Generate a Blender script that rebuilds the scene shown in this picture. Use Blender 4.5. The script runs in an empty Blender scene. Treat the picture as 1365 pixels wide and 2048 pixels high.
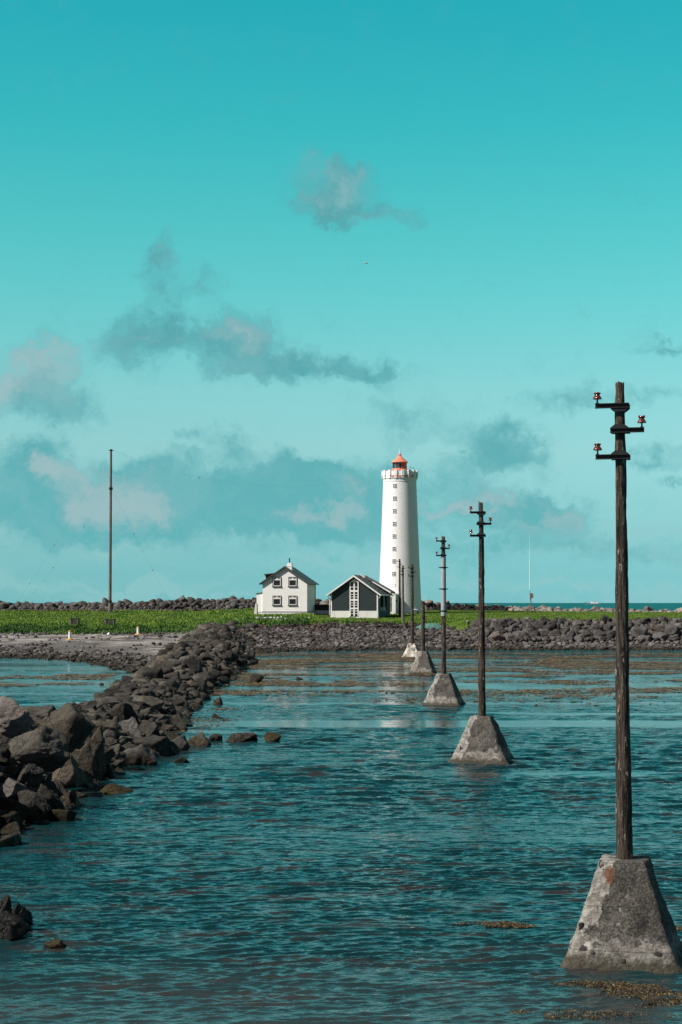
import bpy, bmesh, math, random
import numpy as np
from mathutils import Vector, Matrix, Euler

SC = bpy.context.scene
COL = SC.collection
R = math.radians
PI = math.pi
random.seed(7)

# ------------------------------------------------------------------ camera
F = 3400.0                      # focal length in pixels of the 1365 x 2048 photograph
CAM_H = 5.0
PITCH = math.atan(181.5 / F)
cd = bpy.data.cameras.new("camera")
cam = bpy.data.objects.new("camera", cd)
COL.objects.link(cam)
cam.location = (0, 0, CAM_H)
cam.rotation_euler = (R(90) + PITCH, 0, 0)
cd.sensor_fit = 'VERTICAL'
cd.sensor_height = 36
cd.lens = F / 2048 * 36
cd.clip_start = 0.5
cd.clip_end = 60000
SC.camera = cam
SC.render.resolution_x, SC.render.resolution_y = 682, 1024


def ray(px, py):
    """direction of a photo pixel, scaled so that y = 1"""
    c, s = math.cos(PITCH), math.sin(PITCH)
    u, v = px - 682.5, 1024 - py
    d = F * c - v * s
    return u / d, (F * s + v * c) / d


def at(px, py, Y):
    u, v = ray(px, py)
    return Vector((u * Y, Y, CAM_H + v * Y))


# ------------------------------------------------------------------ sun, exposure
SUN_EL, SUN_AZ = R(43), R(244)           # azimuth clockwise from +Y
SUN_DIR = Vector((math.sin(SUN_AZ) * math.cos(SUN_EL), math.cos(SUN_AZ) * math.cos(SUN_EL), math.sin(SUN_EL)))
sl = bpy.data.lights.new("sun", 'SUN')
sl.energy = 5.0
sl.angle = R(0.53)
sl.color = (1.0, 0.94, 0.86)
so = bpy.data.objects.new("sun", sl)
COL.objects.link(so)
so.rotation_euler = SUN_DIR.to_track_quat('Z', 'Y').to_euler()
so.location = (-50, -30, 80)
SC.view_settings.view_transform = 'Standard'
SC.view_settings.look = 'None'
SC.view_settings.exposure = 0.25
SC.view_settings.gamma = 1.0
SC.render.engine = 'CYCLES'
SC.cycles.max_bounces = 6


# ------------------------------------------------------------------ node helper
class NT:
    def __init__(s, tree):
        s.t = tree

    def n(s, typ, **kw):
        o = s.t.nodes.new(typ)
        for k, v in kw.items():
            setattr(o, k, v)
        return o

    def put(s, sock, v):
        if v is None:
            return
        if hasattr(v, 'is_linked') or isinstance(v, bpy.types.NodeSocket):
            s.t.links.new(v, sock)
        else:
            if sock.type == 'RGBA' and len(v) == 3:
                v = (*v, 1)
            sock.default_value = v

    def m(s, op, a, b=None, c=None, clamp=False):
        o = s.n('ShaderNodeMath', operation=op, use_clamp=clamp)
        s.put(o.inputs[0], a)
        s.put(o.inputs[1], b)
        s.put(o.inputs[2], c)
        return o.outputs[0]

    def vm(s, op, a, b=None):
        o = s.n('ShaderNodeVectorMath', operation=op)
        s.put(o.inputs[0], a)
        s.put(o.inputs[1], b)
        return o.outputs[1] if op in ('LENGTH', 'DOT_PRODUCT') else o.outputs[0]

    def mix(s, f, a, b, blend='MIX'):
        o = s.n('ShaderNodeMix', data_type='RGBA', blend_type=blend)
        s.put(o.inputs[0], f)
        s.put(o.inputs[6], a)
        s.put(o.inputs[7], b)
        return o.outputs[2]

    def noise(s, vec, scale=1.0, detail=4.0, rough=0.55, dist=0.0, out=0):
        o = s.n('ShaderNodeTexNoise')
        s.put(o.inputs['Vector'], vec)
        o.inputs['Scale'].default_value = scale
        o.inputs['Detail'].default_value = detail
        o.inputs['Roughness'].default_value = rough
        o.inputs['Distortion'].default_value = dist
        return o.outputs[out]

    def ramp(s, f, stops, interp='LINEAR'):
        o = s.n('ShaderNodeValToRGB')
        o.color_ramp.interpolation = interp
        e = o.color_ramp.elements
        while len(e) < len(stops):
            e.new(0.5)
        for i, (p, c) in enumerate(stops):
            e[i].position = p
            e[i].color = (*c, 1) if len(c) == 3 else c
        s.put(o.inputs[0], f)
        return o.outputs[0]

    def step(s, v, a, b):
        """smooth 0..1 between a and b"""
        o = s.n('ShaderNodeMapRange', interpolation_type='SMOOTHSTEP')
        s.put(o.inputs[0], v)
        s.put(o.inputs[1], a)
        s.put(o.inputs[2], b)
        return o.outputs[0]

    def scale(s, vec, xyz):
        return s.vm('MULTIPLY', vec, xyz)


def lin(c):
    return tuple(((x / 255 + .055) / 1.055) ** 2.4 for x in c)


def skc(*c):
    """cloud colour on the scale of the sky texture, whose strength is 0.1"""
    return tuple(10 * v for v in lin(c))


# ------------------------------------------------------------------ world: Nishita sky, clouds by direction
w = bpy.data.worlds.new("World")
SC.world = w
w.use_nodes = True
N = NT(w.node_tree)
bg = w.node_tree.nodes['Background']
sky = N.n('ShaderNodeTexSky', sky_type='NISHITA', sun_disc=False, sun_elevation=SUN_EL, sun_rotation=SUN_AZ)
tc = N.n('ShaderNodeTexCoord').outputs['Generated']
sep = N.n('ShaderNodeSeparateXYZ')
N.put(sep.inputs[0], tc)
X, Y, Z = sep.outputs
tint = N.ramp(Z, [(p, tuple(v / 2.5 for v in c)) for p, c in [
    (0.0, (0.70, 1.85, 2.43)), (0.0163, (.52, 1.37, 1.85)), (0.031, (.50, 1.19, 1.55)), (0.0604, (.62, 1.18, 1.30)),
    (0.0897, (.78, 1.29, 1.24)), (0.1247, (.77, 1.43, 1.22)), (0.1765, (.55, 1.60, 1.22)), (0.2188, (.40, 1.69, 1.22)),
    (0.2736, (.23, 1.72, 1.24)), (0.339, (.14, 1.72, 1.27)), (0.42, (.18, .70, .55)), (0.6, (.28, .26, .24)), (1.0, (.34, .22, .20))]])
tint_s = N.ramp(Z, [(0.0, (.19, .20, .27)), (0.4, (.18, .17, .18)), (1.0, (.26, .18, .17))])
tint = N.mix(N.step(Y, -.25, .35), tint_s, tint)
base = N.vm('MULTIPLY', N.vm('MULTIPLY', sky.outputs[0], tint), (2.5, 2.5, 2.5))
# tangent coordinates about +Y, only meaningful in the northern half of the sky
yc = N.m('MAXIMUM', Y, 0.05)
U, V = N.m('DIVIDE', X, yc), N.m('DIVIDE', Z, yc)
cuv = N.n('ShaderNodeCombineXYZ')
N.put(cuv.inputs[0], U)
N.put(cuv.inputs[1], V)
uv = cuv.outputs[0]
warp = N.vm('SUBTRACT', N.noise(uv, 34, 5, .62, out=1), (.5, .5, .5))
warp2 = N.vm('SUBTRACT', N.noise(uv, 9, 2, .5, out=1), (.5, .5, .5))
warp3 = N.vm('SUBTRACT', N.noise(uv, 120, 5, .65, out=1), (.5, .5, .5))
wuv = N.vm('ADD', N.vm('ADD', N.vm('ADD', uv, N.scale(warp, (.050, .042, 0))), N.scale(warp2, (.025, .014, 0))), N.scale(warp3, (.014, .013, 0)))


def blobs(lst):
    acc = None
    for (cx, cy, rx, ry, k) in lst:
        u0, v0 = ray(cx, cy)
        d = N.vm('LENGTH', N.vm('MULTIPLY', N.vm('SUBTRACT', wuv, (u0, v0, 0)), (F / rx, F / ry, 0)))
        f = N.m('MULTIPLY', N.m('SUBTRACT', 1.0, d, clamp=True), k)
        acc = f if acc is None else N.m('ADD', acc, f)
    return acc


grey = blobs([
    (665, 385, 115, 92, 1.5), (745, 425, 150, 36, .9), (620, 420, 80, 40, .6), (650, 335, 70, 50, .7),
    (320, 512, 60, 50, .8), (325, 590, 66, 90, .85), (405, 570, 60, 60, .75), (265, 690, 120, 88, 1.3), (345, 690, 110, 74, .8),
    (475, 690, 150, 90, 1.5), (600, 735, 210, 48, 1.25), (690, 750, 120, 32, .7),
    (90, 745, 120, 100, 1.1), (60, 800, 200, 50, .8), (150, 820, 110, 40, .45),
    (382, 874, 40, 32, .9), (467, 884, 70, 44, 1.2),
    (1130, 808, 130, 42, 1.0), (1300, 795, 110, 40, .75), (1350, 690, 110, 20, .9), (1290, 918, 110, 36, 1.15), (1360, 961, 70, 14, .8),
    (970, 885, 130, 72, 1.2), (1050, 910, 110, 56, 1.1), (900, 945, 150, 44, .9), (780, 745, 110, 52, .5), (810, 835, 150, 74, .75),
    (780, 930, 70, 60, .6),
    (75, 900, 90, 66, 1.0), (50, 985, 230, 120, 1.6), (210, 1000, 200, 100, 1.4), (280, 950, 120, 60, .8), (355, 980, 170, 90, 1.3), (560, 985, 230, 105, 1.7),
    (670, 1000, 200, 110, 1.5), (610, 930, 90, 50, 1.0), (480, 1050, 340, 60, 1.0), (150, 1060, 300, 60, .9), (700, 1065, 280, 56, .8),
    (930, 1005, 210, 60, 1.1), (1070, 1045, 190, 70, 1.3), (1110, 1005, 90, 44, .8), (1280, 1100, 240, 34, .8), (950, 1100, 280, 40, .7)])
pale = blobs([
    (0, 745, 70, 90, 1.8), (105, 715, 100, 54, 1.3), (60, 775, 150, 70, .8), (480, 670, 110, 44, .9), (270, 690, 110, 54, .5), (660, 385, 110, 76, .65),
    (90, 925, 60, 34, 1.2), (215, 975, 160, 60, 1.3), (250, 1020, 190, 54, 1.5), (140, 935, 90, 40, .9), (600, 1030, 140, 34, 1.0), (690, 1020, 70, 50, .8), (700, 965, 70, 30, .7),
    (900, 1010, 130, 22, 1.3), (1020, 1000, 80, 46, 1.0), (1130, 1020, 70, 40, 1.0), (1060, 1060, 170, 36, .6), (960, 900, 80, 44, .4)])
puff = N.m('ADD', N.m('MULTIPLY', N.noise(wuv, 40, 8, .62), .65), N.m('MULTIPLY', N.noise(wuv, 130, 5, .65), .35))
dens = N.step(N.m('ADD', grey, N.m('MULTIPLY', N.m('SUBTRACT', puff, .5), 2.1)), .0, 1.30)
pal = N.step(N.m('ADD', pale, N.m('MULTIPLY', N.m('SUBTRACT', puff, .5), 2.0)), 0.15, 1.35)
# faint flat streaks low over the sea
low = N.noise(N.scale(wuv, (5, 46, 1)), 1.6, 4, .55)
band = N.m('MULTIPLY', N.step(V, .075, .03), N.step(low, .45, .62))
north = N.step(Y, .2, .5)
c1 = N.mix(N.m('MULTIPLY', N.m('MULTIPLY', band, north), .5), base, skc(150, 200, 202))
ccol = N.mix(N.step(V, .02, .20), skc(96, 178, 183), skc(86, 164, 171))
ccol = N.mix(N.m('MULTIPLY', N.step(N.noise(wuv, 26, 6, .6), .42, .66), .5), ccol, skc(124, 186, 191))
c2 = N.mix(N.m('MULTIPLY', N.m('MULTIPLY', dens, north), .94), c1, ccol)
c3 = N.mix(N.m('MULTIPLY', N.m('MULTIPLY', N.m('MULTIPLY', pal, N.step(dens, .05, .6)), north), .85), c2, skc(160, 191, 195))
N.put(bg.inputs[0], c3)
bg.inputs[1].default_value = 0.084      # 0.1 at exposure 0


# ------------------------------------------------------------------ numpy noise
def _hash(ix, iy, iz, seed):
    h = (ix * 374761393 + iy * 668265263 + iz * 2147483647 + seed * 974634777) & 0xffffffff
    h = ((h ^ (h >> 13)) * 1274126177) & 0xffffffff
    h = (h ^ (h >> 16)) & 0xffffffff
    return h.astype(np.float64) / 4294967295.0


def vnoise(P, seed=0):
    P = np.asarray(P, dtype=np.float64)
    i = np.floor(P).astype(np.int64)
    f = P - i
    f = f * f * f * (f * (f * 6 - 15) + 10)
    r = 0
    for dx in (0, 1):
        for dy in (0, 1):
            for dz in (0, 1):
                wgt = (f[:, 0] if dx else 1 - f[:, 0]) * (f[:, 1] if dy else 1 - f[:, 1]) * (f[:, 2] if dz else 1 - f[:, 2])
                r = r + wgt * _hash(i[:, 0] + dx, i[:, 1] + dy, i[:, 2] + dz, seed)
    return r * 2 - 1


def fbm(P, seed=0, octv=4, gain=.5):
    P = np.asarray(P, dtype=np.float64)
    a, r = 1.0, 0
    for k in range(octv):
        r = r + a * vnoise(P * 2 ** k + 17.3 * k, seed + k)
        a *= gain
    return r


def fbm2(x, y, scale, seed=0, octv=4):
    return fbm(np.stack([np.ravel(x) * scale, np.ravel(y) * scale, np.full(np.size(x), .37)], 1), seed, octv).reshape(np.shape(x))


def sstep(x, a, b):
    t = np.clip((x - a) / (b - a), 0, 1)
    return t * t * (3 - 2 * t)


# ------------------------------------------------------------------ mesh helpers
def raw_mesh(name, V, Fc, smooth=True):
    """V (n,3); Fc (m,3) or (m,4) int array"""
    V = np.asarray(V, dtype=np.float32)
    Fc = np.asarray(Fc, dtype=np.int32)
    k = Fc.shape[1]
    me = bpy.data.meshes.new(name)
    me.vertices.add(len(V))
    me.vertices.foreach_set('co', V.ravel())
    me.loops.add(len(Fc) * k)
    me.loops.foreach_set('vertex_index', Fc.ravel())
    me.polygons.add(len(Fc))
    me.polygons.foreach_set('loop_start', np.arange(0, len(Fc) * k, k, dtype=np.int32))
    me.polygons.foreach_set('use_smooth', np.full(len(Fc), bool(smooth)))
    me.update(calc_edges=True)
    me.validate()
    return me


def link(name, me, mat=None, parent=None, loc=None, rotz=None):
    o = bpy.data.objects.new(name, me)
    COL.objects.link(o)
    if mat is not None and me is not None and not me.materials:
        me.materials.append(mat)
    if parent is not None:
        o.parent = parent
    if loc is not None:
        o.location = loc
    if rotz is not None:
        o.rotation_euler = (0, 0, rotz)
    return o


def tag(o, label=None, cat=None, group=None, kind=None):
    if label:
        o['label'] = label
    if cat:
        o['category'] = cat
    if group:
        o['group'] = group
    if kind:
        o['kind'] = kind
    return o


def thing(name, label, cat, loc=(0, 0, 0), rotz=0.0, group=None):
    return tag(link(name, None, loc=loc, rotz=rotz), label, cat, group)


class MB:
    """collects shapes into ONE mesh"""

    def __init__(s):
        s.v, s.f = [], []

    def add(s, vs, fs):
        b = len(s.v)
        s.v += [tuple(v) for v in vs]
        s.f += [tuple(b + i for i in f) for f in fs]

    def box(s, x0, x1, y0, y1, z0, z1, M=None):
        vs = [Vector((x, y, z)) for z in (z0, z1) for y in (y0, y1) for x in (x0, x1)]
        if M is not None:
            vs = [M @ v for v in vs]
        s.add(vs, [(0, 2, 3, 1), (4, 5, 7, 6), (0, 1, 5, 4), (2, 6, 7, 3), (0, 4, 6, 2), (1, 3, 7, 5)])

    def prism(s, poly, y0, y1, M=None):
        """poly in x,z (counter-clockwise seen from -y), extruded along y"""
        n = len(poly)
        vs = [Vector((x, y0, z)) for x, z in poly] + [Vector((x, y1, z)) for x, z in poly]
        if M is not None:
            vs = [M @ v for v in vs]
        fs = [tuple(range(n)), tuple(range(2 * n - 1, n - 1, -1))]
        fs += [(i, n + i, n + (i + 1) % n, (i + 1) % n) for i in range(n)]
        s.add(vs, fs)

    def lathe(s, prof, seg=32, c=(0, 0, 0), cap=True, M=None):
        """prof: list of (r, z)"""
        vs, fs = [], []
        for r, z in prof:
            for k in range(seg):
                a = 2 * PI * k / seg
                v = Vector((c[0] + r * math.cos(a), c[1] + r * math.sin(a), c[2] + z))
                vs.append(M @ v if M is not None else v)
        for i in range(len(prof) - 1):
            for k in range(seg):
                k2 = (k + 1) % seg
                fs.append((i * seg + k, i * seg + k2, (i + 1) * seg + k2, (i + 1) * seg + k))
        if cap:
            fs.append(tuple(range(seg - 1, -1, -1)))
            fs.append(tuple((len(prof) - 1) * seg + k for k in range(seg)))
        s.add(vs, fs)

    def tube(s, p0, p1, r0, r1=None, seg=8):
        p0, p1 = Vector(p0), Vector(p1)
        r1 = r0 if r1 is None else r1
        q = (p1 - p0).to_track_quat('Z', 'Y').to_matrix().to_4x4()
        s.lathe([(r0, 0), (r1, (p1 - p0).length)], seg, M=Matrix.Translation(p0) @ q)

    def build(s, name, mat, parent=None, smooth=False, bevel=0, loc=None, rotz=None, angle=40):
        me = bpy.data.meshes.new(name)
        me.from_pydata(s.v, [], s.f)
        bm = bmesh.new()
        bm.from_mesh(me)
        bmesh.ops.recalc_face_normals(bm, faces=bm.faces)
        if bevel:
            es = [e for e in bm.edges if len(e.link_faces) == 2 and e.calc_face_angle(0) > R(30)]
            bmesh.ops.bevel(bm, geom=es, offset=bevel, segments=2, affect='EDGES', clamp_overlap=True)
        if smooth:
            for f in bm.faces:
                f.smooth = True
            for e in bm.edges:
                if len(e.link_faces) == 2 and e.calc_face_angle(0) > R(angle):
                    e.smooth = False
        bm.to_mesh(me)
        bm.free()
        return link(name, me, mat, parent, loc, rotz)


# ------------------------------------------------------------------ materials
def mat(name, color=(.5, .5, .5), rough=.7, spec=.4, metal=0.0):
    m = bpy.data.materials.new(name)
    m.use_nodes = True
    n = NT(m.node_tree)
    b = m.node_tree.nodes['Principled BSDF']
    n.b = b
    b.inputs['Base Color'].default_value = (*color, 1)
    b.inputs['Roughness'].default_value = rough
    b.inputs['Specular IOR Level'].default_value = spec
    b.inputs['Metallic'].default_value = metal
    return m, n


def bump(n, height, strength=.5, dist=.02, normal=None):
    o = n.n('ShaderNodeBump')
    o.inputs['Strength'].default_value = strength if not isinstance(strength, bpy.types.NodeSocket) else 1
    if isinstance(strength, bpy.types.NodeSocket):
        n.put(o.inputs['Strength'], strength)
    n.put(o.inputs['Distance'], dist)
    n.put(o.inputs['Height'], height)
    if normal is not None:
        n.put(o.inputs['Normal'], normal)
    n.put(n.b.inputs['Normal'], o.outputs[0])
    return o.outputs[0]


def objco(n):
    return n.n('ShaderNodeTexCoord').outputs['Object']


def pos(n):
    return n.n('ShaderNodeNewGeometry').outputs['Position']


def posz(n):
    s = n.n('ShaderNodeSeparateXYZ')
    n.put(s.inputs[0], pos(n))
    return s.outputs[2]


def rock_mat(name, dark, light, tide=True, lichen=.25, patch=0):
    m, n = mat(name, rough=.85, spec=.3)
    oi = n.n('ShaderNodeObjectInfo').outputs['Random']
    isl = n.n('ShaderNodeNewGeometry').outputs['Random Per Island']
    rnd = n.m('FRACT', n.m('ADD', oi, n.m('MULTIPLY', isl, 7.31)))
    p = pos(n)
    big = n.noise(p, 1.3, 5, .6)
    fine = n.noise(p, 14, 6, .7)
    f = n.m('ADD', n.m('MULTIPLY', n.m('POWER', rnd, 1.6), .80), n.m('ADD', n.m('MULTIPLY', n.m('SUBTRACT', big, .35), .9), n.m('MULTIPLY', n.m('SUBTRACT', fine, .5), .5)))
    c = n.mix(n.m('MAXIMUM', n.m('MINIMUM', f, 1.0), 0.0), dark, light)
    # brownish cast on some stones
    c = n.mix(n.m('MULTIPLY', n.step(n.m('FRACT', n.m('MULTIPLY', rnd, 5.7)), .6, .9), .35), c, n.vm('MULTIPLY', c, (1.25, 1.02, .72)))
    if patch:       # drifts of darker, weed-stained stones
        pt = n.step(n.noise(n.scale(p, (.10, .28, .3)), 1.0, 5, .65), .50, .62)
        c = n.mix(n.m('MULTIPLY', pt, patch), c, n.vm('MULTIPLY', c, (.34, .29, .26)))
        up = n.step(n.m('ADD', posz(n), n.m('MULTIPLY', n.m('SUBTRACT', n.noise(n.scale(p, (.3, .3, .3)), 1.0, 4, .6), .5), 1.2)), 1.75, 2.15)
        c = n.mix(n.m('MULTIPLY', up, .8), c, n.vm('MULTIPLY', c, (.42, .28, .24)))
    if lichen:
        li = n.step(n.noise(p, 5.5, 6, .7), .63, .72)
        c = n.mix(n.m('MULTIPLY', li, lichen), c, (.32, .31, .26))
    sp = n.step(n.noise(p, 45, 3, .7), .66, .75)
    if lichen:
        c = n.mix(n.m('MULTIPLY', sp, .25), c, (.25, .24, .22))
    if tide:
        z = n.m('ADD', posz(n), n.m('MULTIPLY', n.m('SUBTRACT', n.noise(p, 2.2, 4, .6), .5), .7))
        td = n.step(z, .48, .12)
        alg = n.mix(n.step(n.noise(p, 8, 4, .6), .45, .62), (.014, .011, .007), (.052, .041, .013))
        c = n.mix(n.m('MULTIPLY', td, .92), c, alg)
        n.put(n.b.inputs['Roughness'], n.m('SUBTRACT', .88, n.m('MULTIPLY', td, .42)))
    n.put(n.b.inputs['Base Color'], c)
    vor = n.n('ShaderNodeTexVoronoi', feature='DISTANCE_TO_EDGE')
    n.put(vor.inputs['Vector'], n.vm('ADD', p, n.scale(n.noise(p, 3, 4, .6, out=1), (.5, .5, .5))))
    vor.inputs['Scale'].default_value = 1.7
    crack = n.step(vor.outputs['Distance'], .035, .0)
    h = n.m('SUBTRACT', n.m('ADD', n.m('MULTIPLY', n.noise(p, 6, 8, .72), 1.2), n.m('MULTIPLY', n.noise(p, 34, 4, .7), .35)), n.m('MULTIPLY', crack, .5))
    bump(n, h, 1.0, .085)
    return m


M = {}
M['rock'] = rock_mat('basalt', (.009, .0085, .0075), (.118, .107, .088))
M['rock_wet'] = rock_mat('wet_basalt', (.0035, .0035, .0035), (.012, .0115, .0105), tide=False, lichen=0)
M['rock_wet'].node_tree.nodes['Principled BSDF'].inputs['Roughness'].default_value = .30
M['rock_wet'].node_tree.nodes['Principled BSDF'].inputs['Specular IOR Level'].default_value = .14
[setattr(q.inputs['Strength'], 'default_value', .45) for q in M['rock_wet'].node_tree.nodes if q.type == 'BUMP']
M['rock_light'] = rock_mat('pale_basalt', (.12, .105, .092), (.34, .31, .28), tide=False)
M['rock_grey'] = rock_mat('grey_basalt', (.030, .028, .026), (.145, .136, .126), tide=True, lichen=.15)
M['rock_cob'] = rock_mat('cobble_stone', (.012, .011, .011), (.24, .222, .212), tide=True, lichen=.1, patch=.85)
M['rock_wall_dark'] = rock_mat('dark_wall_stone', (.006, .006, .006), (.030, .028, .026), tide=False, lichen=0)  # darker colour for the stones of one stretch of the seawall
M['rock_weed'] = rock_mat('weedy_basalt', (.008, .007, .005), (.060, .047, .016), tide=False, lichen=0)


def simple_noise_mat(name, a, b, scale=6, rough=.75, spec=.35, lo=.35, hi=.65, bs=.3, bd=.01, stretch=(1, 1, 1), bscale=None, metal=0.0):
    m, n = mat(name, a, rough, spec, metal)
    p = n.scale(objco(n), stretch)
    f = n.step(n.noise(p, scale, 6, .65), lo, hi)
    n.put(n.b.inputs['Base Color'], n.mix(f, a, b))
    if bs:
        bump(n, n.noise(p, bscale or scale * 3, 5, .65), bs, bd)
    return m


def white_wall(name, base, dirt, streak=.35):
    m, n = mat(name, base, .75, .3)
    p = objco(n)
    st = n.step(n.noise(n.scale(p, (1.6, 1.6, .12)), 2.2, 5, .6), .52, .78)
    bl = n.step(n.noise(p, .9, 6, .62), .42, .75)
    c = n.mix(n.m('MULTIPLY', st, streak), base, dirt)
    c = n.mix(n.m('MULTIPLY', bl, streak * .6), c, dirt)
    n.put(n.b.inputs['Base Color'], c)
    h = n.m('ADD', n.noise(p, 5, 5, .6), n.m('MULTIPLY', n.noise(p, 30, 4, .7), .5))
    bump(n, h, .5, .035)
    return m


M['white_render'] = white_wall('white_render', (.80, .79, .77), (.55, .53, .50), .3)
M['tower_white'] = white_wall('tower_white', (.80, .80, .80), (.62, .61, .60), .35)
M['white_paint'] = simple_noise_mat('white_paint', (.80, .80, .79), (.70, .69, .67), 3, .5, .4, bs=.05)
M['coral'] = simple_noise_mat('coral_paint', (.80, .27, .165), (.72, .23, .135), 3, .45, .4, bs=.05)
M['coral_dark'] = simple_noise_mat('rust_red_paint', (.45, .07, .045), (.38, .06, .04), 3, .5, .4, bs=.05)
M['roof'] = simple_noise_mat('roof_metal', (.045, .055, .055), (.075, .085, .082), 2.5, .55, .4, bs=.15)
for k_ in ('roof',):
    n = NT(M[k_].node_tree)
    n.b = M[k_].node_tree.nodes['Principled BSDF']
    sx = n.n('ShaderNodeSeparateXYZ')
    n.put(sx.inputs[0], objco(n))
    bump(n, n.m('ABSOLUTE', n.m('SINE', n.m('MULTIPLY', sx.outputs[1], 9.0))), .8, .03)
M['char'] = None
m, n = mat('charcoal_boards', (.02, .025, .027), .6, .35)
p = objco(n)
sx = n.n('ShaderNodeSeparateXYZ')
n.put(sx.inputs[0], p)
saw = n.m('FRACT', n.m('MULTIPLY', sx.outputs[2], 7.0))
n.put(n.b.inputs['Base Color'], n.mix(n.step(n.noise(n.scale(p, (.4, .4, 5)), 3, 4, .6), .35, .7), (.017, .029, .033), (.027, .042, .046)))
bump(n, saw, .6, .02)
M['char'] = m
M['skirt'] = simple_noise_mat('grey_skirt', (.075, .09, .095), (.12, .135, .14), 4, .7, .3, bs=.1)
M['frame_dark'] = mat('dark_frame', (.055, .052, .048), .5, .4)[0]
M['black'] = mat('black_paint', (.012, .013, .014), .5, .4)[0]
M['glass'] = mat('window_glass', (.012, .016, .018), .06, .6)[0]
M['glass_grey'] = mat('lantern_glass', (.10, .13, .14), .05, .8)[0]
M['door_grey'] = simple_noise_mat('door_paint', (.36, .36, .34), (.28, .28, .27), 2, .6, bs=.1)
M['door_shaded'] = simple_noise_mat('door_painted_shade', (.17, .18, .175), (.13, .14, .135), 2, .6, bs=.1)  # darker copy of the door paint, with the recess shade put into its colour
M['plinth'] = white_wall('plinth_render', (.70, .69, .66), (.42, .41, .38), .5)
M['stone_dark'] = simple_noise_mat('cast_in_stone', (.022, .020, .019), (.045, .041, .038), 20, .8, .3, bs=.3)
M['iron'] = simple_noise_mat('black_iron', (.010, .010, .011), (.045, .022, .016), 9, .55, .4, .5, .75, bs=.4, bd=.004)
M['galv'] = simple_noise_mat('grey_sleeve', (.36, .40, .41), (.26, .29, .30), 5, .45, .5, bs=.15, bd=.004, stretch=(1, 1, .3))
M['mast'] = simple_noise_mat('mast_wood', (.10, .088, .08), (.20, .18, .165), 2, .8, .3, bs=.3, stretch=(3, 3, .3))
M['cable'] = mat('cable', (.10, .11, .11), .6, .3)[0]
M['fibre'] = mat('white_fibreglass', (.80, .82, .82), .4, .4)[0]
M['yellow'] = simple_noise_mat('yellow_paint', (.62, .36, .06), (.45, .27, .07), 5, .6, bs=.1)
M['grey_timber'] = simple_noise_mat('grey_timber', (.10, .085, .075), (.20, .18, .16), 4, .85, .2, bs=.4, stretch=(1, 1, 6))
M['dark_timber'] = simple_noise_mat('dark_timber', (.028, .024, .020), (.06, .052, .045), 4, .8, .2, bs=.4)
M['net'] = simple_noise_mat('teal_net', (.05, .15, .125), (.12, .25, .22), 9, .9, .2, bs=.9, bd=.05)
M['ship_hull'] = mat('ship_hull', (.16, .22, .23), .5, .4)[0]
M['feather'] = mat('feather', (.80, .80, .80), .7, .2)[0]
M['feather_dark'] = mat('feather_dark', (.06, .07, .08), .7, .2)[0]

# brown ceramic
m, n = mat('brown_ceramic', (.13, .022, .014), .12, .6)
n.put(n.b.inputs['Base Color'], n.mix(n.step(n.noise(objco(n), 30, 3, .6), .4, .7), (.15, .024, .015), (.09, .016, .012)))
n.b.inputs['Coat Weight'].default_value = .6
n.b.inputs['Coat Roughness'].default_value = .06
M['ceramic'] = m

# pole wood: dark, vertical cracks, pale flakes
m, n = mat('tarred_pole', (.05, .04, .03), .85, .25)
p = objco(n)
oi = n.n('ShaderNodeObjectInfo').outputs['Random']
g1 = n.noise(n.scale(p, (9, 9, .55)), 3.2, 6, .7)
g2 = n.noise(n.scale(p, (16, 16, 2.2)), 2.5, 5, .7)
c = n.mix(n.step(g1, .36, .64), (.016, .012, .009), (.105, .082, .062))
c = n.mix(n.m('MULTIPLY', n.step(g2, .585, .66), .8), c, (.27, .235, .19))
c = n.mix(n.m('MULTIPLY', n.step(n.noise(n.scale(p, (7, 7, 2.2)), 2, 4, .7), .60, .66), .85), c, (.40, .36, .29))
crack = n.step(n.noise(n.scale(p, (14, 14, .4)), 2, 4, .7), .56, .62)
c = n.mix(crack, c, (.012, .009, .007))
c = n.mix(n.m('MULTIPLY', n.step(n.noise(p, 1.6, 4, .6), .55, .66), .75), c, (.055, .028, .017))
n.put(n.b.inputs['Base Color'], c)
bump(n, n.m('SUBTRACT', n.m('ADD', g1, n.m('MULTIPLY', g2, .7)), n.m('MULTIPLY', crack, .6)), 1.0, .035)
M['pole'] = m

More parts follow.
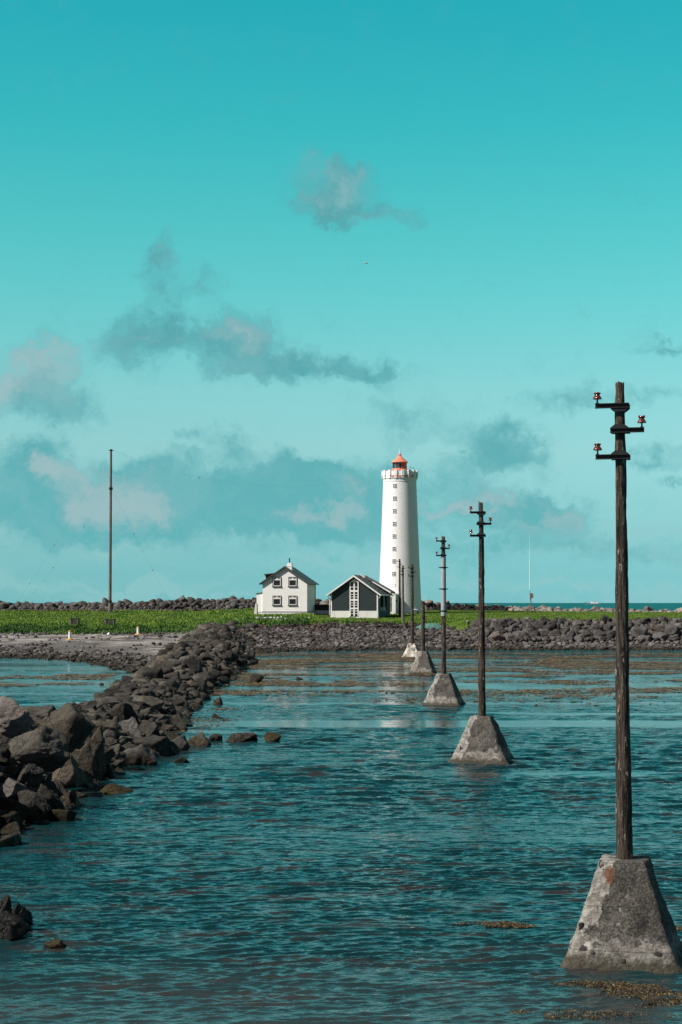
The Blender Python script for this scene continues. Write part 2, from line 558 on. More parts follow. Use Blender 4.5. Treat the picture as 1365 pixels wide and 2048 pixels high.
# concrete footing: pale spalled patches, dark pebbles, rust, tidal growth
for key_, RUST in (('concrete', 0.0), ('rusty_concrete', .8)):
  m, n = mat('old_' + key_, (.2, .19, .17), .9, .25)
  p = objco(n)
  wp = pos(n)
  oi = n.n('ShaderNodeObjectInfo').outputs['Random']
  off = n.n('ShaderNodeCombineXYZ')
  n.put(off.inputs[0], n.m('MULTIPLY', oi, 37.0))
  p2 = n.vm('ADD', p, off.outputs[0])
  spx = n.n('ShaderNodeSeparateXYZ')
  n.put(spx.inputs[0], p)
  a = n.noise(p2, 2.2, 6, .62)
  fine = n.noise(p2, 26, 6, .75)
  c = n.mix(n.step(a, .32, .66), (.072, .067, .060), (.142, .133, .119))
  c = n.mix(n.step(fine, .40, .62), n.vm('MULTIPLY', c, (.45, .45, .45)), n.vm('MULTIPLY', c, (1.3, 1.3, 1.26)))
  grit = n.noise(p2, 62, 3, .7)
  c = n.mix(n.m('MULTIPLY', n.step(grit, .62, .70), .6), c, (.42, .40, .36))
  c = n.mix(n.m('MULTIPLY', n.step(grit, .36, .28), .7), c, (.035, .032, .028))
  # spalled strip along one arris, with an irregular edge
  edge = n.m('ADD', spx.outputs[0], n.m('MULTIPLY', spx.outputs[2], -.27))
  edge = n.m('ADD', edge, n.m('MULTIPLY', n.m('SUBTRACT', n.noise(p2, 2.6, 6, .65), .5), 1.0))
  sp = n.step(n.m('ADD', edge, n.m('MULTIPLY', n.m('SUBTRACT', n.noise(p2, 9, 5, .7), .5), .35)), -.47, -.60)
  low = n.step(n.m('ADD', spx.outputs[2], n.m('MULTIPLY', n.m('SUBTRACT', n.noise(p2, 3.2, 6, .7), .5), .8)), .42, .32)
  spall = n.m('MAXIMUM', sp, n.m('MULTIPLY', low, .75))
  pc = n.mix(n.step(n.noise(p2, 9, 6, .72), .38, .64), (.20, .185, .16), (.46, .44, .40))
  c = n.mix(n.m('MULTIPLY', spall, .85), c, pc)
  vein = n.m('MULTIPLY', n.m('MULTIPLY', n.step(edge, -.47, -.505), n.step(edge, -.60, -.53)), n.step(n.noise(p2, 4.5, 5, .7), .42, .56))
  c = n.mix(n.m('MULTIPLY', vein, .65), c, (.60, .57, .52))
  fl_ = n.m('ABSOLUTE', n.m('SUBTRACT', n.m('FRACT', n.m('ADD', n.m('MULTIPLY', spx.outputs[2], 1.75), .10)), .5))
  c = n.mix(n.m('MULTIPLY', n.step(fl_, .016, .004), .55), c, (.035, .032, .028))
  blot = n.step(n.noise(p2, 3.4, 7, .72), .54, .62)
  c = n.mix(n.m('MULTIPLY', blot, .55), c, n.vm('MULTIPLY', c, (.40, .39, .37)))
  vo = n.n('ShaderNodeTexVoronoi', feature='F1')
  n.put(vo.inputs['Vector'], n.vm('ADD', p2, n.scale(n.noise(p2, 11, 3, .6, out=1), (.22, .22, .22))))
  vo.inputs['Scale'].default_value = 5.2
  pass
  sc_ = n.n('ShaderNodeSeparateColor')
  n.put(sc_.inputs[0], vo.outputs['Color'])
  peb = n.m('MULTIPLY', n.step(vo.outputs['Distance'], .27, .23), n.m('MULTIPLY', n.step(sc_.outputs[0], .60, .62), spall))
  c = n.mix(peb, c, (.045, .040, .037))
  c = n.mix(n.m('MULTIPLY', n.step(n.noise(p2, 5, 5, .7), .63, .70), .55), c, (.50, .49, .46))
  rd = n.vm('LENGTH', n.vm('MULTIPLY', n.vm('SUBTRACT', n.vm('ADD', p, n.scale(n.noise(p2, 14, 3, .6, out=1), (.12, .0, .12))), (-.12, -.42, 1.26)), (9, 2, 5.5)))
  rust = n.m('MULTIPLY', n.step(n.m('ADD', rd, n.m('MULTIPLY', n.noise(p2, 12, 4, .7), .8)), 1.3, .9), n.step(spx.outputs[2], .9, 1.0))
  c = n.mix(n.m('MULTIPLY', rust, RUST), c, (.16, .065, .028))
  wz = n.m('ADD', posz(n), n.m('MULTIPLY', n.m('SUBTRACT', n.noise(p2, 6, 5, .7), .5), .45))
  tdl = n.step(wz, .24, .06)
  c = n.mix(n.m('MULTIPLY', tdl, .85), c, n.mix(n.step(fine, .42, .6), (.016, .014, .009), (.060, .052, .024)))
  n.put(n.b.inputs['Base Color'], c)
  bump(n, n.m('ADD', n.m('ADD', n.m('MULTIPLY', fine, .8), n.noise(p2, 9, 6, .7)), n.m('MULTIPLY', peb, -.5)), 1.0, .045)
  M[key_] = m
M['pale_concrete'] = simple_noise_mat('bleached_concrete', (.16, .15, .12), (.52, .50, .43), 3.2, .9, .2, .34, .6, bs=1.0, bd=.06)

# ------------------------------------------------------------------ terrain
YW_X = [-140, -60, -28, -23, -16, -13, -11.5, -9, -5, 5, 60, 140]
YW_Y = [168, 156, 153.5, 147, 126, 114, 122, 165, 176, 180, 183, 186]


def shore(x):
    return np.interp(x, YW_X, YW_Y) + .8 * np.sin(x * .9) * .5 + .5 * np.sin(x * 2.3 + 1)


def ground(x, y):
    x = np.asarray(x, dtype=float)
    y = np.asarray(y, dtype=float)
    yw = shore(x)
    # beach side (negative x): sand rising slowly to the meadow
    s = (y - yw) / np.maximum(205 - yw, 5)
    zl = np.where(y < 205, 1.25 * np.clip(s, 0, 1) ** .9, np.interp(y, [205, 212, 230, 268, 276], [1.25, 1.65, 2.35, 3.55, 4.0]))
    s2 = (y - yw) / np.maximum(192 - yw, 4)
    back = 3.9 - .012 * np.clip(x - 8, 0, 60)
    zm = np.where(y < 192, .75 * np.clip(s2, 0, 1), np.interp(y, [192, 205, 213, 235, 252], [.75, 1.65, 2.5, 3.15, 3.42]))
    zm = np.where(y > 252, 3.42 + (back - 3.42) * np.clip((y - 252) / 22, 0, 1), zm)
    # revetment side: steep stone face at y 190..196
    zr = np.where(y < 190, .65 * np.clip((y - yw) / np.maximum(190 - yw, 3), 0, 1), np.interp(y, [190, 195.5, 197.5, 235, 252], [.65, 2.15, 2.62, 3.2, 3.42]))
    zr = np.where(y > 252, 3.42 + (back - 3.42) * np.clip((y - 252) / 22, 0, 1), zr)
    tr = sstep(x, 13.5, 17.0)
    z = zm * (1 - tr) + zr * tr
    tl = sstep(x, -22, -8)
    z = zl * (1 - tl) + z * tl
    z = np.where(y < yw, -(yw - y) * .11, z)
    z = np.maximum(z, -1.5)
    # drops to the open sea behind the seawalls
    z = np.where(y > 280, z - (y - 280) * .55, z)
    z = np.maximum(z, -2.0)
    return z


BW = np.array([  # y, centre x, half width, crest
    (20, -12.4, 4.4, 1.8), (32, -11.6, 4.2, 1.9), (45, -10.7, 4.0, 1.75), (54, -9.7, 3.5, 1.25), (64, -9.1, 2.8, .92), (75, -9.2, 2.5, .82), (88, -9.7, 2.4, .92),
    (110, -10.2, 2.8, 1.35), (140, -10.9, 3.5, 1.8), (165, -12.3, 3.3, 2.0), (190, -13.6, 3.5, 2.15), (204, -14.2, 3.4, 2.0), (212, -14.4, 3.0, 1.6)])


def bw(y):
    return [np.interp(y, BW[:, 0], BW[:, k]) for k in (1, 2, 3)]


def mound(x, y):
    xc, hw, cr = bw(y)
    d = np.abs(x - xc) / hw
    h = cr * (1 - d ** 2.2) - .15
    return np.where((d < 1.25) & (y < 214) & (y > 16), h, -9)


def top(x, y):
    return np.maximum(ground(x, y), mound(x, y))


def hit(px, py):
    """where the ray through a photo pixel meets the land"""
    u, v = ray(px, py)
    for Y_ in np.arange(60, 300, .25):
        if CAM_H + v * Y_ < float(ground(u * Y_, Y_)):
            return Vector((u * Y_, Y_, float(ground(u * Y_, Y_))))
    return Vector((u * 250, 250, 3.0))


def meadow_line(x):
    """y of the front edge of the grass"""
    return np.interp(x, [-60, -22, -16, -9, 2, 13, 15, 60], [205, 205, 207, 209, 212, 210, 199, 197.5])


gx = np.concatenate([np.arange(-140, -46, 3.0), np.arange(-46, 62, .5), np.arange(62, 141, 3.0)])
gy = np.concatenate([np.arange(16, 104, 1.0), np.arange(104, 284, .5), np.arange(284, 300, 2.0)])
GX, GY = np.meshgrid(gx, gy)
GZ = ground(GX, GY)
GZ = np.maximum(GZ, mound(GX, GY) - .45)
edge_n = fbm2(GX, GY, .35, 5, 4)
grass_w = sstep(GY - meadow_line(GX) - 1.6 * edge_n, -.5, 1.2) * (1 - sstep(GY, 272, 276))
tall_w = grass_w * np.maximum(sstep(-GX, 3, 9), sstep(-(GY - meadow_line(GX)), -6, -1) * (GX < 14))
sand_w = (1 - grass_w) * sstep(-GX, 8, 12) * sstep(GY - shore(GX) + 5 * fbm2(GX, GY, .13, 9, 3), 17, 36)
GZ = GZ + np.where(GZ > -.3, .10 * fbm2(GX, GY, .45, 3, 4), 0) + tall_w * .16 * np.maximum(fbm2(GX, GY, .22, 31, 3), -.5)
nv, nh = len(gy), len(gx)
idx = np.arange(nv * nh).reshape(nv, nh)
Fq = np.stack([idx[:-1, :-1].ravel(), idx[:-1, 1:].ravel(), idx[1:, 1:].ravel(), idx[1:, :-1].ravel()], 1)
tme = raw_mesh('terrain', np.stack([GX.ravel(), GY.ravel(), GZ.ravel()], 1), Fq)
at_ = tme.color_attributes.new('zone', 'FLOAT_COLOR', 'POINT')
zc = np.stack([grass_w.ravel(), sand_w.ravel(), tall_w.ravel(), np.ones(grass_w.size)], 1).astype(np.float32)
at_.data.foreach_set('color', zc.ravel())
m, n = mat('ground', rough=.95, spec=.15)
za = n.n('ShaderNodeAttribute', attribute_name='zone')
zs = n.n('ShaderNodeSeparateColor')
n.put(zs.inputs[0], za.outputs['Color'])
p = pos(n)
gr1 = n.noise(p, .55, 6, .65)
gr2 = n.noise(p, 3.5, 5, .7)
lawn = n.mix(n.step(gr1, .38, .64), (0.073, 0.146, 0.0147), (0.118, 0.189, 0.0246))
lawn = n.mix(n.m('MULTIPLY', n.step(gr2, .5, .72), .4), lawn, (0.164, 0.210, 0.0369))
mead = n.mix(n.step(gr1, .35, .62), (0.056, 0.135, 0.0147), (0.142, 0.222, 0.0246))
gcol = n.mix(zs.outputs[2], lawn, mead)
sn = n.noise(n.scale(p, (.25, 1.0, 1)), .9, 6, .65)
sand = n.mix(n.step(sn, .36, .62), (.16, .148, .138), (.40, .372, .348))
sand = n.mix(n.m('MULTIPLY', n.step(n.noise(p, 3.5, 6, .75), .56, .66), .5), sand, (.09, .083, .077))
wr = n.step(n.noise(n.scale(p, (.10, .55, 1)), .8, 7, .78), .49, .55)
sand = n.mix(n.m('MULTIPLY', wr, .85), sand, (.062, .055, .05))
shn = n.noise(p, 5.5, 6, .75)
shing = n.mix(n.step(shn, .36, .62), (.022, .020, .019), (.20, .185, .175))
shing = n.mix(n.step(posz(n), .28, .10), shing, (.032, .026, .018))
c = n.mix(zs.outputs[1], shing, sand)
c = n.mix(zs.outputs[0], c, gcol)
n.put(n.b.inputs['Base Color'], c)
bump(n, n.m('ADD', n.noise(p, 2.5, 6, .7), n.m('MULTIPLY', shn, .7)), 1.0, .14)
tag(link('terrain', tme, m), kind='structure')

# ------------------------------------------------------------------ water
def water_mat(name, deep, near=True):
    m, n = mat(name, deep, .04, .5)
    n.b.inputs['IOR'].default_value = 1.333
    p = pos(n)
    calm = n.n('ShaderNodeAttribute', attribute_name='calm').outputs['Fac']
    h1 = n.noise(n.scale(p, (1.5, 3.4, 1)), 1.0, 3, .55, dist=.5)
    h2 = n.noise(n.scale(p, (4.5, 9.5, 1)), 1.0, 3, .6, dist=.4)
    if near:
        sy = n.n('ShaderNodeSeparateXYZ')
        n.put(sy.inputs[0], p)
        far = n.step(sy.outputs[1], 28, 75)
        hh = n.m('ADD', n.m('MULTIPLY', h1, n.m('ADD', .040, n.m('MULTIPLY', far, .10))), n.m('MULTIPLY', h2, n.m('ADD', .018, n.m('MULTIPLY', far, .022))))
        wc = n.mix(n.step(n.noise(n.scale(p, (.5, 1.2, 1)), 1.2, 5, .6), .48, .66), (.003, .026, .030), (.030, .026, .024))
        # the bottom shows pale through the shallows at the viewer's shore
        sh_ = n.step(n.m('ADD', sy.outputs[1], n.m('MULTIPLY', n.m('SUBTRACT', n.noise(n.scale(p, (.35, .5, 1)), 1.0, 3, .5), .5), 9.0)), 27, 19)
        n.put(n.b.inputs['Base Color'], n.mix(n.m('MULTIPLY', sh_, .7), wc, (.034, .046, .046)))
    else:
        hh = n.m('ADD', n.m('MULTIPLY', h1, .10), n.m('MULTIPLY', n.noise(n.scale(p, (.25, .6, 1)), 1.0, 3, .5), .35))
    st = n.m('SUBTRACT', 1.0, n.m('MULTIPLY', calm, .90))
    bump(n, hh, st if near else 1.0, 1.0)
    return m


M['water'] = water_mat('lagoon_water', (.010, .035, .04))
M['sea'] = water_mat('sea_water', (.004, .105, .110), near=False)
M['sea'].node_tree.nodes['Principled BSDF'].inputs['Roughness'].default_value = .5
M['sea'].node_tree.nodes['Principled BSDF'].inputs['Specular IOR Level'].default_value = .10

rows = [14.0]
while rows[-1] < 215:
    y_ = rows[-1]
    rows.append(y_ + max(.032, .27 * y_ * y_ / 8500))
wy = np.array(rows)
ncol = 780
tx = np.linspace(-1, 1, ncol)
tx = np.sign(tx) * (np.abs(tx) * .86 + .14 * np.abs(tx) ** 5)
WYg = np.repeat(wy[:, None], ncol, 1)
WXg = tx[None, :] * (WYg * .235 + 4)
stepY = np.repeat(np.gradient(wy)[:, None], ncol, 1)
stepX = np.abs(np.gradient(WXg, axis=1))
rng = np.random.RandomState(4)
WZ = np.zeros_like(WXg)
wxw = WXg + .4 * fbm2(WXg, WYg, .4, 71, 2)
wyw = WYg + .3 * fbm2(WXg, WYg, .5, 77, 2)
# calm water: in thin lanes, and wherever weed lies on the surface and damps the ripples
lane_n = fbm2(WXg * .10 + 7, WYg, .11, 91, 4)
CALM = sstep(lane_n, .50, .60) * sstep(WYg, 38, 55)
for (y0_, w_, xa_, xb_) in ((92.5, 2.2, 6, 60), (76.5, 1.0, 4, 60), (66, .9, -14, -2), (84, 1.1, -30, 2)):
    yl = y0_ + 1.3 * np.sin(WXg * .12 + y0_) + .5 * np.sin(WXg * .43)
    CALM = np.maximum(CALM, (1 - sstep(np.abs(WYg - yl), w_ * .55, w_)) * sstep(WXg, xa_, xa_ + 3) * (1 - sstep(WXg, xb_ - 3, xb_)))
far_weed = sstep(WYg, 92, 100) * (1 - sstep(WYg, 150, 160)) * sstep(fbm2(WXg * .2, WYg, .16, 95, 3), -.25, .05)
CALM = np.maximum(CALM, far_weed * .95)
patch = np.clip(.80 + .5 * fbm2(WXg * .5, WYg, .16, 55, 3), .45, 1.25)
for k in range(46):
    lam = .10 * (.46 / .10) ** rng.rand()
    th = R(94) + rng.randn() * .30
    kx, ky = 2 * PI / lam * math.cos(th), 2 * PI / lam * math.sin(th)
    amp = .0023 * (lam / .3) ** .85
    att = np.clip((lam / np.maximum(np.abs(math.sin(th)) * stepY, np.abs(math.cos(th)) * stepX) - 2.2) / 2.2, 0, 1)
    sarg = np.sin(kx * wxw + ky * wyw + rng.rand() * 2 * PI)
    WZ += amp * att * (sarg + .28 * (sarg * sarg - .5))
grow = sstep(WYg, 26, 55)
for k in range(30):
    lam = .40 * (1.7 / .40) ** rng.rand()
    th = R(93) + rng.randn() * .45
    kx, ky = 2 * PI / lam * math.cos(th), 2 * PI / lam * math.sin(th)
    att = np.clip((lam / np.maximum(np.abs(math.sin(th)) * stepY, np.abs(math.cos(th)) * stepX) - 2.2) / 2.0, 0, 1)
    sarg = np.sin(kx * wxw + ky * wyw + rng.rand() * 2 * PI)
    WZ += lam / (2 * PI) * .040 * att * grow * (sarg + .25 * (sarg * sarg - .5))
WZ *= patch * (1 - .9 * CALM)
nv, nh = WXg.shape
idx = np.arange(nv * nh).reshape(nv, nh)
Fq = np.stack([idx[:-1, :-1].ravel(), idx[:-1, 1:].ravel(), idx[1:, 1:].ravel(), idx[1:, :-1].ravel()], 1)
wme = raw_mesh('water', np.stack([WXg.ravel(), WYg.ravel(), WZ.ravel()], 1), Fq)
ca = wme.attributes.new('calm', 'FLOAT', 'POINT')
ca.data.foreach_set('value', CALM.ravel().astype(np.float32))
tag(link('water', wme, M['water']), kind='structure')
del WXg, WYg, wxw, wyw, WZ, CALM, lane_n, far_weed, patch, stepX, stepY
S_ = 45000
sme = raw_mesh('sea', [(-S_, -300, -.25), (S_, -300, -.25), (S_, S_, -.25), (-S_, S_, -.25)], [(0, 1, 2, 3)], False)
tag(link('sea', sme, M['sea']), kind='structure')

# ------------------------------------------------------------------ lighthouse
LY = 252.0
K = F / LY


def pz(py, Y_=LY):
    return CAM_H + ray(682, py)[1] * Y_


lb = at(800.5, 1226, LY)
LH = thing('lighthouse', 'tall white round lighthouse with coral lantern top and crenellated gallery', 'lighthouse', lb)
z0 = lb.z


def lz(py):
    return pz(py) - z0


r_b, r_t = 43.2 / K, 33.2 / K
zt = lz(964.4)
mb = MB()
prof = []
for i in range(41):
    t = i / 40
    prof.append((r_b + (r_t - r_b) * (t ** .92), .5 + t * (zt - .5)))
mb.lathe(prof, 72)
mb.build('tower', M['tower_white'], LH, True)
mb = MB()
mb.lathe([(46.5 / K, -.6), (46.5 / K, .50), (45.6 / K, .56), (43.4 / K, .60)], 72)
mb.build('plinth', M['white_render'], LH, True)


def tower_r(z):
    t = max(0, min(1, (z - .5) / (zt - .5)))
    return r_b + (r_t - r_b) * (t ** .92)


# gallery: corbel, wall and merlons
rg = 35.4 / K
mb = MB()
mb.lathe([(r_t - .05, zt - .05), (r_t + .05, zt + .02), (rg - .14, zt + .28), (rg - .08, zt + .42), (rg - .02, zt + .50)], 72)
mb.build('corbel', M['tower_white'], LH, True, angle=60)
ztop = lz(943)
mb = MB()
zw0 = zt + .50
mb.lathe([(rg - .06, zw0), (rg - .02, ztop - .08), (rg - .02, ztop - .05), (rg - .20, ztop - .05), (rg - .20, zw0 + .05)], 72, cap=False)
mb.lathe([(.1, zw0 + .04), (rg - .19, zw0 + .04)], 72, cap=False)
mb.build('parapet', M['tower_white'], LH, True)
NM = 16
for k in range(NM):
    a = 2 * PI * (k + .35) / NM
    mb = MB()
    Mx = Matrix.Rotation(a, 4, 'Z')
    mb.box(rg - .20, rg + .11, -.22, .22, zw0 + .32, ztop + .10, Mx)
    mb.box(rg - .02, rg + .05, -.17, .17, zw0 - .02, zw0 + .32, Mx)
    mb.build('merlon', M['tower_white'], LH, bevel=.02)
    if k in (11, 12, 13, 10):
        mb = MB()
        Mx = Matrix.Rotation(a + PI / NM, 4, 'Z')
        mb.box(rg - .03, rg + .012, -.20, .20, zw0 + .12, zw0 + .40, Mx)
        mb.build('drain_panel', M['coral'], LH)
# lantern
zl0 = zw0 + .05
rl = 15.4 / K
mb = MB()
mb.lathe([(rl + .06, zl0), (rl + .06, lz(945)), (rl + .10, lz(944)), (rl + .10, lz(940)), (rl + .0, lz(939)), (rl, lz(937.4))], 32)
mb.build('lantern_base', M['coral'], LH, True)
zg0, zg1 = lz(937.4), lz(925.4)
lan = MB()
lan.lathe([(rl - .16, zg0), (rl - .16, zg1)], 12, cap=False)
lgl = lan.build('lantern_glass', M['glass_grey'], LH)
gb = lgl.data.materials[0]
for k in range(12):
    a = 2 * PI * k / 12
    mb = MB()
    mb.box(rl - .19, rl - .09, -.035, .035, zg0, zg1, Matrix.Rotation(a, 4, 'Z'))
    mb.build('glazing_bar', M['coral_dark'] if k in (0, 1, 10, 11) else M['black'], lgl)
# red blind panels on the landward side of the lantern
mb = MB()
seg = 14
for k in range(seg):
    a0, a1 = R(-78 + 150 * k / seg), R(-78 + 150 * (k + 1) / seg)
    rr = rl - .12
    mb.add([(rr * math.cos(a0), rr * math.sin(a0), zg0), (rr * math.cos(a1), rr * math.sin(a1), zg0), (rr * math.cos(a1), rr * math.sin(a1), zg1), (rr * math.cos(a0), rr * math.sin(a0), zg1)], [(0, 1, 2, 3)])
mb.build('blind_panel', M['coral_dark'], LH, True)
mb = MB()
mb.lathe([(.02, zg0), (.30, zg0 + .1), (.42, zg0 + .45), (.30, zg0 + .75), (.05, zg0 + .85)], 20)
mb.build('lens', M['black'], LH, True, loc=(-.05, -.62, 0))
mb = MB()
re_ = 17.2 / K
mb.lathe([(re_ - .18, zg1), (re_, zg1), (re_, zg1 + .07), (re_ * .72, lz(920.5)), (re_ * .42, lz(916.5)), (re_ * .22, lz(912.5)), (.15, lz(911))], 32)
mb.build('dome', M['coral'], LH, True, angle=50)
mb = MB()
mb.lathe([(.10, lz(911.5)), (.24, lz(910.6)), (.25, lz(909)), (.16, lz(907.6)), (.05, lz(907))], 16)
mb.build('ball_vent', M['coral'], LH, True)
mb = MB()
mb.lathe([(.085, lz(907.4)), (.07, lz(903)), (.03, lz(898.5)), (.008, lz(896))], 8)
mb.build('finial', M['white_paint'], LH, True)
mb = MB()
mb.tube((rg * .55, -rg * .8, ztop), (rg * .56, -rg * .8, ztop + .75), .03)
mb.tube((rg * .75, -rg * .6, ztop), (rg * .75, -rg * .6, ztop + .55), .03)
mb.tube((rg * .55, -rg * .8, ztop + .45), (rg * .75, -rg * .6, ztop + .45), .02)
mb.build('antenna_rail', M['cable'], LH)
# tower windows
wa = R(270 - 19.5)
for i, wy_ in enumerate([973, 998, 1023, 1048.5, 1073, 1098, 1122.5, 1147.5]):
    z = lz(wy_)
    r_ = tower_r(z) + .015
    Mx = Matrix.Translation((r_ * math.cos(wa), r_ * math.sin(wa), z)) @ Matrix.Rotation(wa + PI / 2, 4, 'Z')
    fr = MB()
    hw, hh = .25, .27
    fr.box(-hw, hw, -.06, .12, hh - .05, hh, Mx)
    fr.box(-hw - .04, hw + .04, -.09, .12, -hh - .03, -hh + .03, Mx)
    fr.box(-hw, -hw + .05, -.06, .12, -hh + .03, hh - .05, Mx)
    fr.box(hw - .05, hw, -.06, .12, -hh + .03, hh - .05, Mx)
    fr.box(-.03, .03, -.045, .12, -hh + .03, hh - .05, Mx)
    fr.box(-hw + .05, -.03, -.04, .12, -.03, .03, Mx)
    fr.box(.03, hw - .05, -.04, .12, -.03, .03, Mx)
    wnd = fr.build('window', M['white_paint'], LH)
    gl = MB()
    gl.box(-hw + .02, hw - .02, -.02, .14, -hh + .02, hh - .02, Mx)
    gl.build('pane', M['black'], wnd)
# ghost of a filled-in window
mb = MB()
z = lz(1171)
r_ = tower_r(z) + .01
mb.box(-.27, .27, -.03, .12, -.24, .26, Matrix.Translation((r_ * math.cos(wa), r_ * math.sin(wa), z)) @ Matrix.Rotation(wa + PI / 2, 4, 'Z'))
mb.build('blocked_window', M['white_render'], LH)
# entrance porch against the foot of the tower, facing left and front
Mp = Matrix.Rotation(R(-8), 4, 'Z')
mb = MB()
px0, px1, py0, py1 = -1.85, -.15, -4.75, -2.0
mb.prism([(px0, -.6), (px1, -.6), (px1, 2.72), (px0 + 1.0, 3.12), (px0, 2.72)], py0, py1, Mp)
mb.build('porch', M['white_render'], LH)
mb = MB()
mb.prism([(px0 - .15, 2.70), (px0 + 1.0, 3.17), (px1 + .15, 2.70), (px1 + .15, 2.83), (px0 + 1.0, 3.31), (px0 - .15, 2.83)], py0 - .15, py1, Mp)
mb.build('porch_roof', M['white_paint'], LH)
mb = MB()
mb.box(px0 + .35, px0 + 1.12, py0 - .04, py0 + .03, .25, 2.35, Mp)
d_ = mb.build('door', M['door_shaded'], LH)
mb = MB()
mb.box(px0 + 1.0, px0 + 1.05, py0 - .10, py0 - .04, 1.2, 1.35, Mp)
mb.build('handle', M['black'], d_)
mb = MB()
mb.box(px1 - .01, px1 + .16, py0 + .5, py0 + .72, 1.65, 1.95, Mp)
mb.build('wall_lamp', M['black'], LH, bevel=.02)

# ------------------------------------------------------------------ white house
HY = 238.0
hb = at(570, 1228.5, HY)
HK = F / HY
WH = thing('white_house', 'white two storey gabled house with dark green roof and four windows', 'house', hb, R(-9.5))
W2, DEP, EAV, APX = 3.17, 6.4, 4.42, 6.52
mb = MB()
mb.prism([(-W2, .42), (W2, .42), (W2, EAV), (0, APX), (-W2, EAV)], 0, DEP)
mb.build('wall', M['white_render'], WH)
mb = MB()
mb.box(-W2 - .02, W2 + .02, -.05, DEP + .02, -1.0, .30)
mb.build('plinth', M['plinth'], WH)
mb = MB()
mb.box(-W2 - .06, W2 + .06, -.09, DEP + .06, .30, .42)
mb.build('base_ledge', M['frame_dark'] if False else M['door_grey'], WH)
sl_ = (APX - EAV) / W2
ov = .40
mb = MB()
tk = .13
mb.prism([(-W2 - ov, EAV - sl_ * ov + .03), (0, APX + .03), (W2 + ov, EAV - sl_ * ov + .03), (W2 + ov, EAV - sl_ * ov + .03 + tk), (0, APX + .06 + tk), (-W2 - ov, EAV - sl_ * ov + .03 + tk)], -.38, DEP + .38)
rf = mb.build('roof', M['roof'], WH)
mb = MB()
mb.box(.14, .86, .75, 1.35, APX - .5, APX + .55)
mb.box(.20, .80, .80, 1.30, APX + .55, APX + .68)
mb.box(.10, .90, .71, 1.39, APX + .16, APX + .24)
ch = mb.build('chimney', M['white_render'], rf, bevel=.03)
mb = MB()
mb.tube((.46, 1.05, APX + .6), (.46, 1.05, APX + 1.35), .085, seg=12)
mb.build('flue_pipe', M['black'], ch if False else rf, True)
mb = MB()
for x_ in (-W2 - ov - .04, W2 + ov + .04):
    mb = MB()
    mb.tube((x_, -.36, EAV - sl_ * ov + .07), (x_, DEP + .36, EAV - sl_ * ov + .07), .065)
    mb.build('gutter', M['black'], WH, True)
mb = MB()
mb.tube((W2 + .10, DEP - .5, EAV - .25), (W2 + .10, DEP - .5, .3), .05)
mb.build('downpipe', M['black'], WH, True)
# dormer on the far slope
mb = MB()
mb.prism([(-W2 + .08, EAV + .25), (-1.3, EAV + 1.0), (-1.1, EAV + 1.35), (-W2 + .08, EAV + 1.12)], 1.5, 4.6)
dm = mb.build('dormer', M['black'], WH)
mb = MB()
mb.prism([(-W2 - .12, EAV + 1.10), (-.95, EAV + 1.38), (-.95, EAV + 1.48), (-W2 - .12, EAV + 1.22)], 1.3, 4.8)
mb.build('dormer_roof', M['roof'], dm)
mb = MB()
mb.box(-W2 + .02, -W2 + .09, 1.5, 1.62, EAV + .2, EAV + 1.1)
mb.build('corner_board', M['white_paint'], dm)


def house_window(root, cx, cz, wd, ht):
    fr = MB()
    a, b = wd / 2, ht / 2
    fr.box(-a, a, -.10, .05, b - .07, b)
    fr.box(-a - .06, a + .06, -.15, .05, -b - .04, -b + .07)
    fr.box(-a, -a + .06, -.10, .05, -b + .07, b - .07)
    fr.box(a - .06, a, -.10, .05, -b + .07, b - .07)
    o = fr.build('window', M['frame_dark'], root, loc=(cx, 0, cz))
    s = MB()
    a2, b2 = a - .06, b - .07
    zt_ = b2 - .36
    s.box(-a2, a2, -.065, .02, -b2, -b2 + .09)
    s.box(-a2, -a2 + .09, -.065, .02, -b2 + .09, b2)
    s.box(a2 - .09, a2, -.065, .02, -b2 + .09, b2)
    s.box(-a2 + .09, a2 - .09, -.065, .02, b2 - .07, b2)
    s.box(-a2 + .09, a2 - .09, -.068, .02, zt_ - .04, zt_ + .16)
    s.box(-.10, .10, -.07, .02, zt_ + .16, b2 - .07)
    s.build('sash', M['white_paint'], o)
    g = MB()
    g.box(-a2 + .02, a2 - .02, -.03, .03, -b2 + .02, b2 - .02)
    g.build('pane', M['glass'], o)


for cx in (-1.12, 1.13):
    for py in (1163.5, 1201):
        house_window(WH, cx, pz(py, HY) - hb.z, 1.22, 1.36)
# lean-to on the seaward gable side
mb = MB()
mb.prism([(-W2 - .95, .3), (-W2 + .0, .3), (-W2 + .0, 2.98), (-W2 - .95, 2.86)], .4, 3.6)
lt = mb.build('lean_to', M['white_render'], WH)
mb = MB()
mb.prism([(-W2 - 1.05, 2.86), (-W2 + .0, 3.00), (-W2 + .0, 3.08), (-W2 - 1.05, 2.95)], .3, 3.7)
mb.build('lean_to_roof', M['roof'], lt)
mb = MB()
mb.prism([(-W2 - 1.35, -.4), (-W2 - .9, -.4), (-W2 - .9, 1.55), (-W2 - 1.1, 1.5)], .3, .55)
mb.prism([(-W2 - .9, -.4), (-W2 - .0, -.4), (-W2 - .0, .3), (-W2 - .9, .3)], .45, 3.5)
mb.build('stair_wall', M['plinth'], WH)

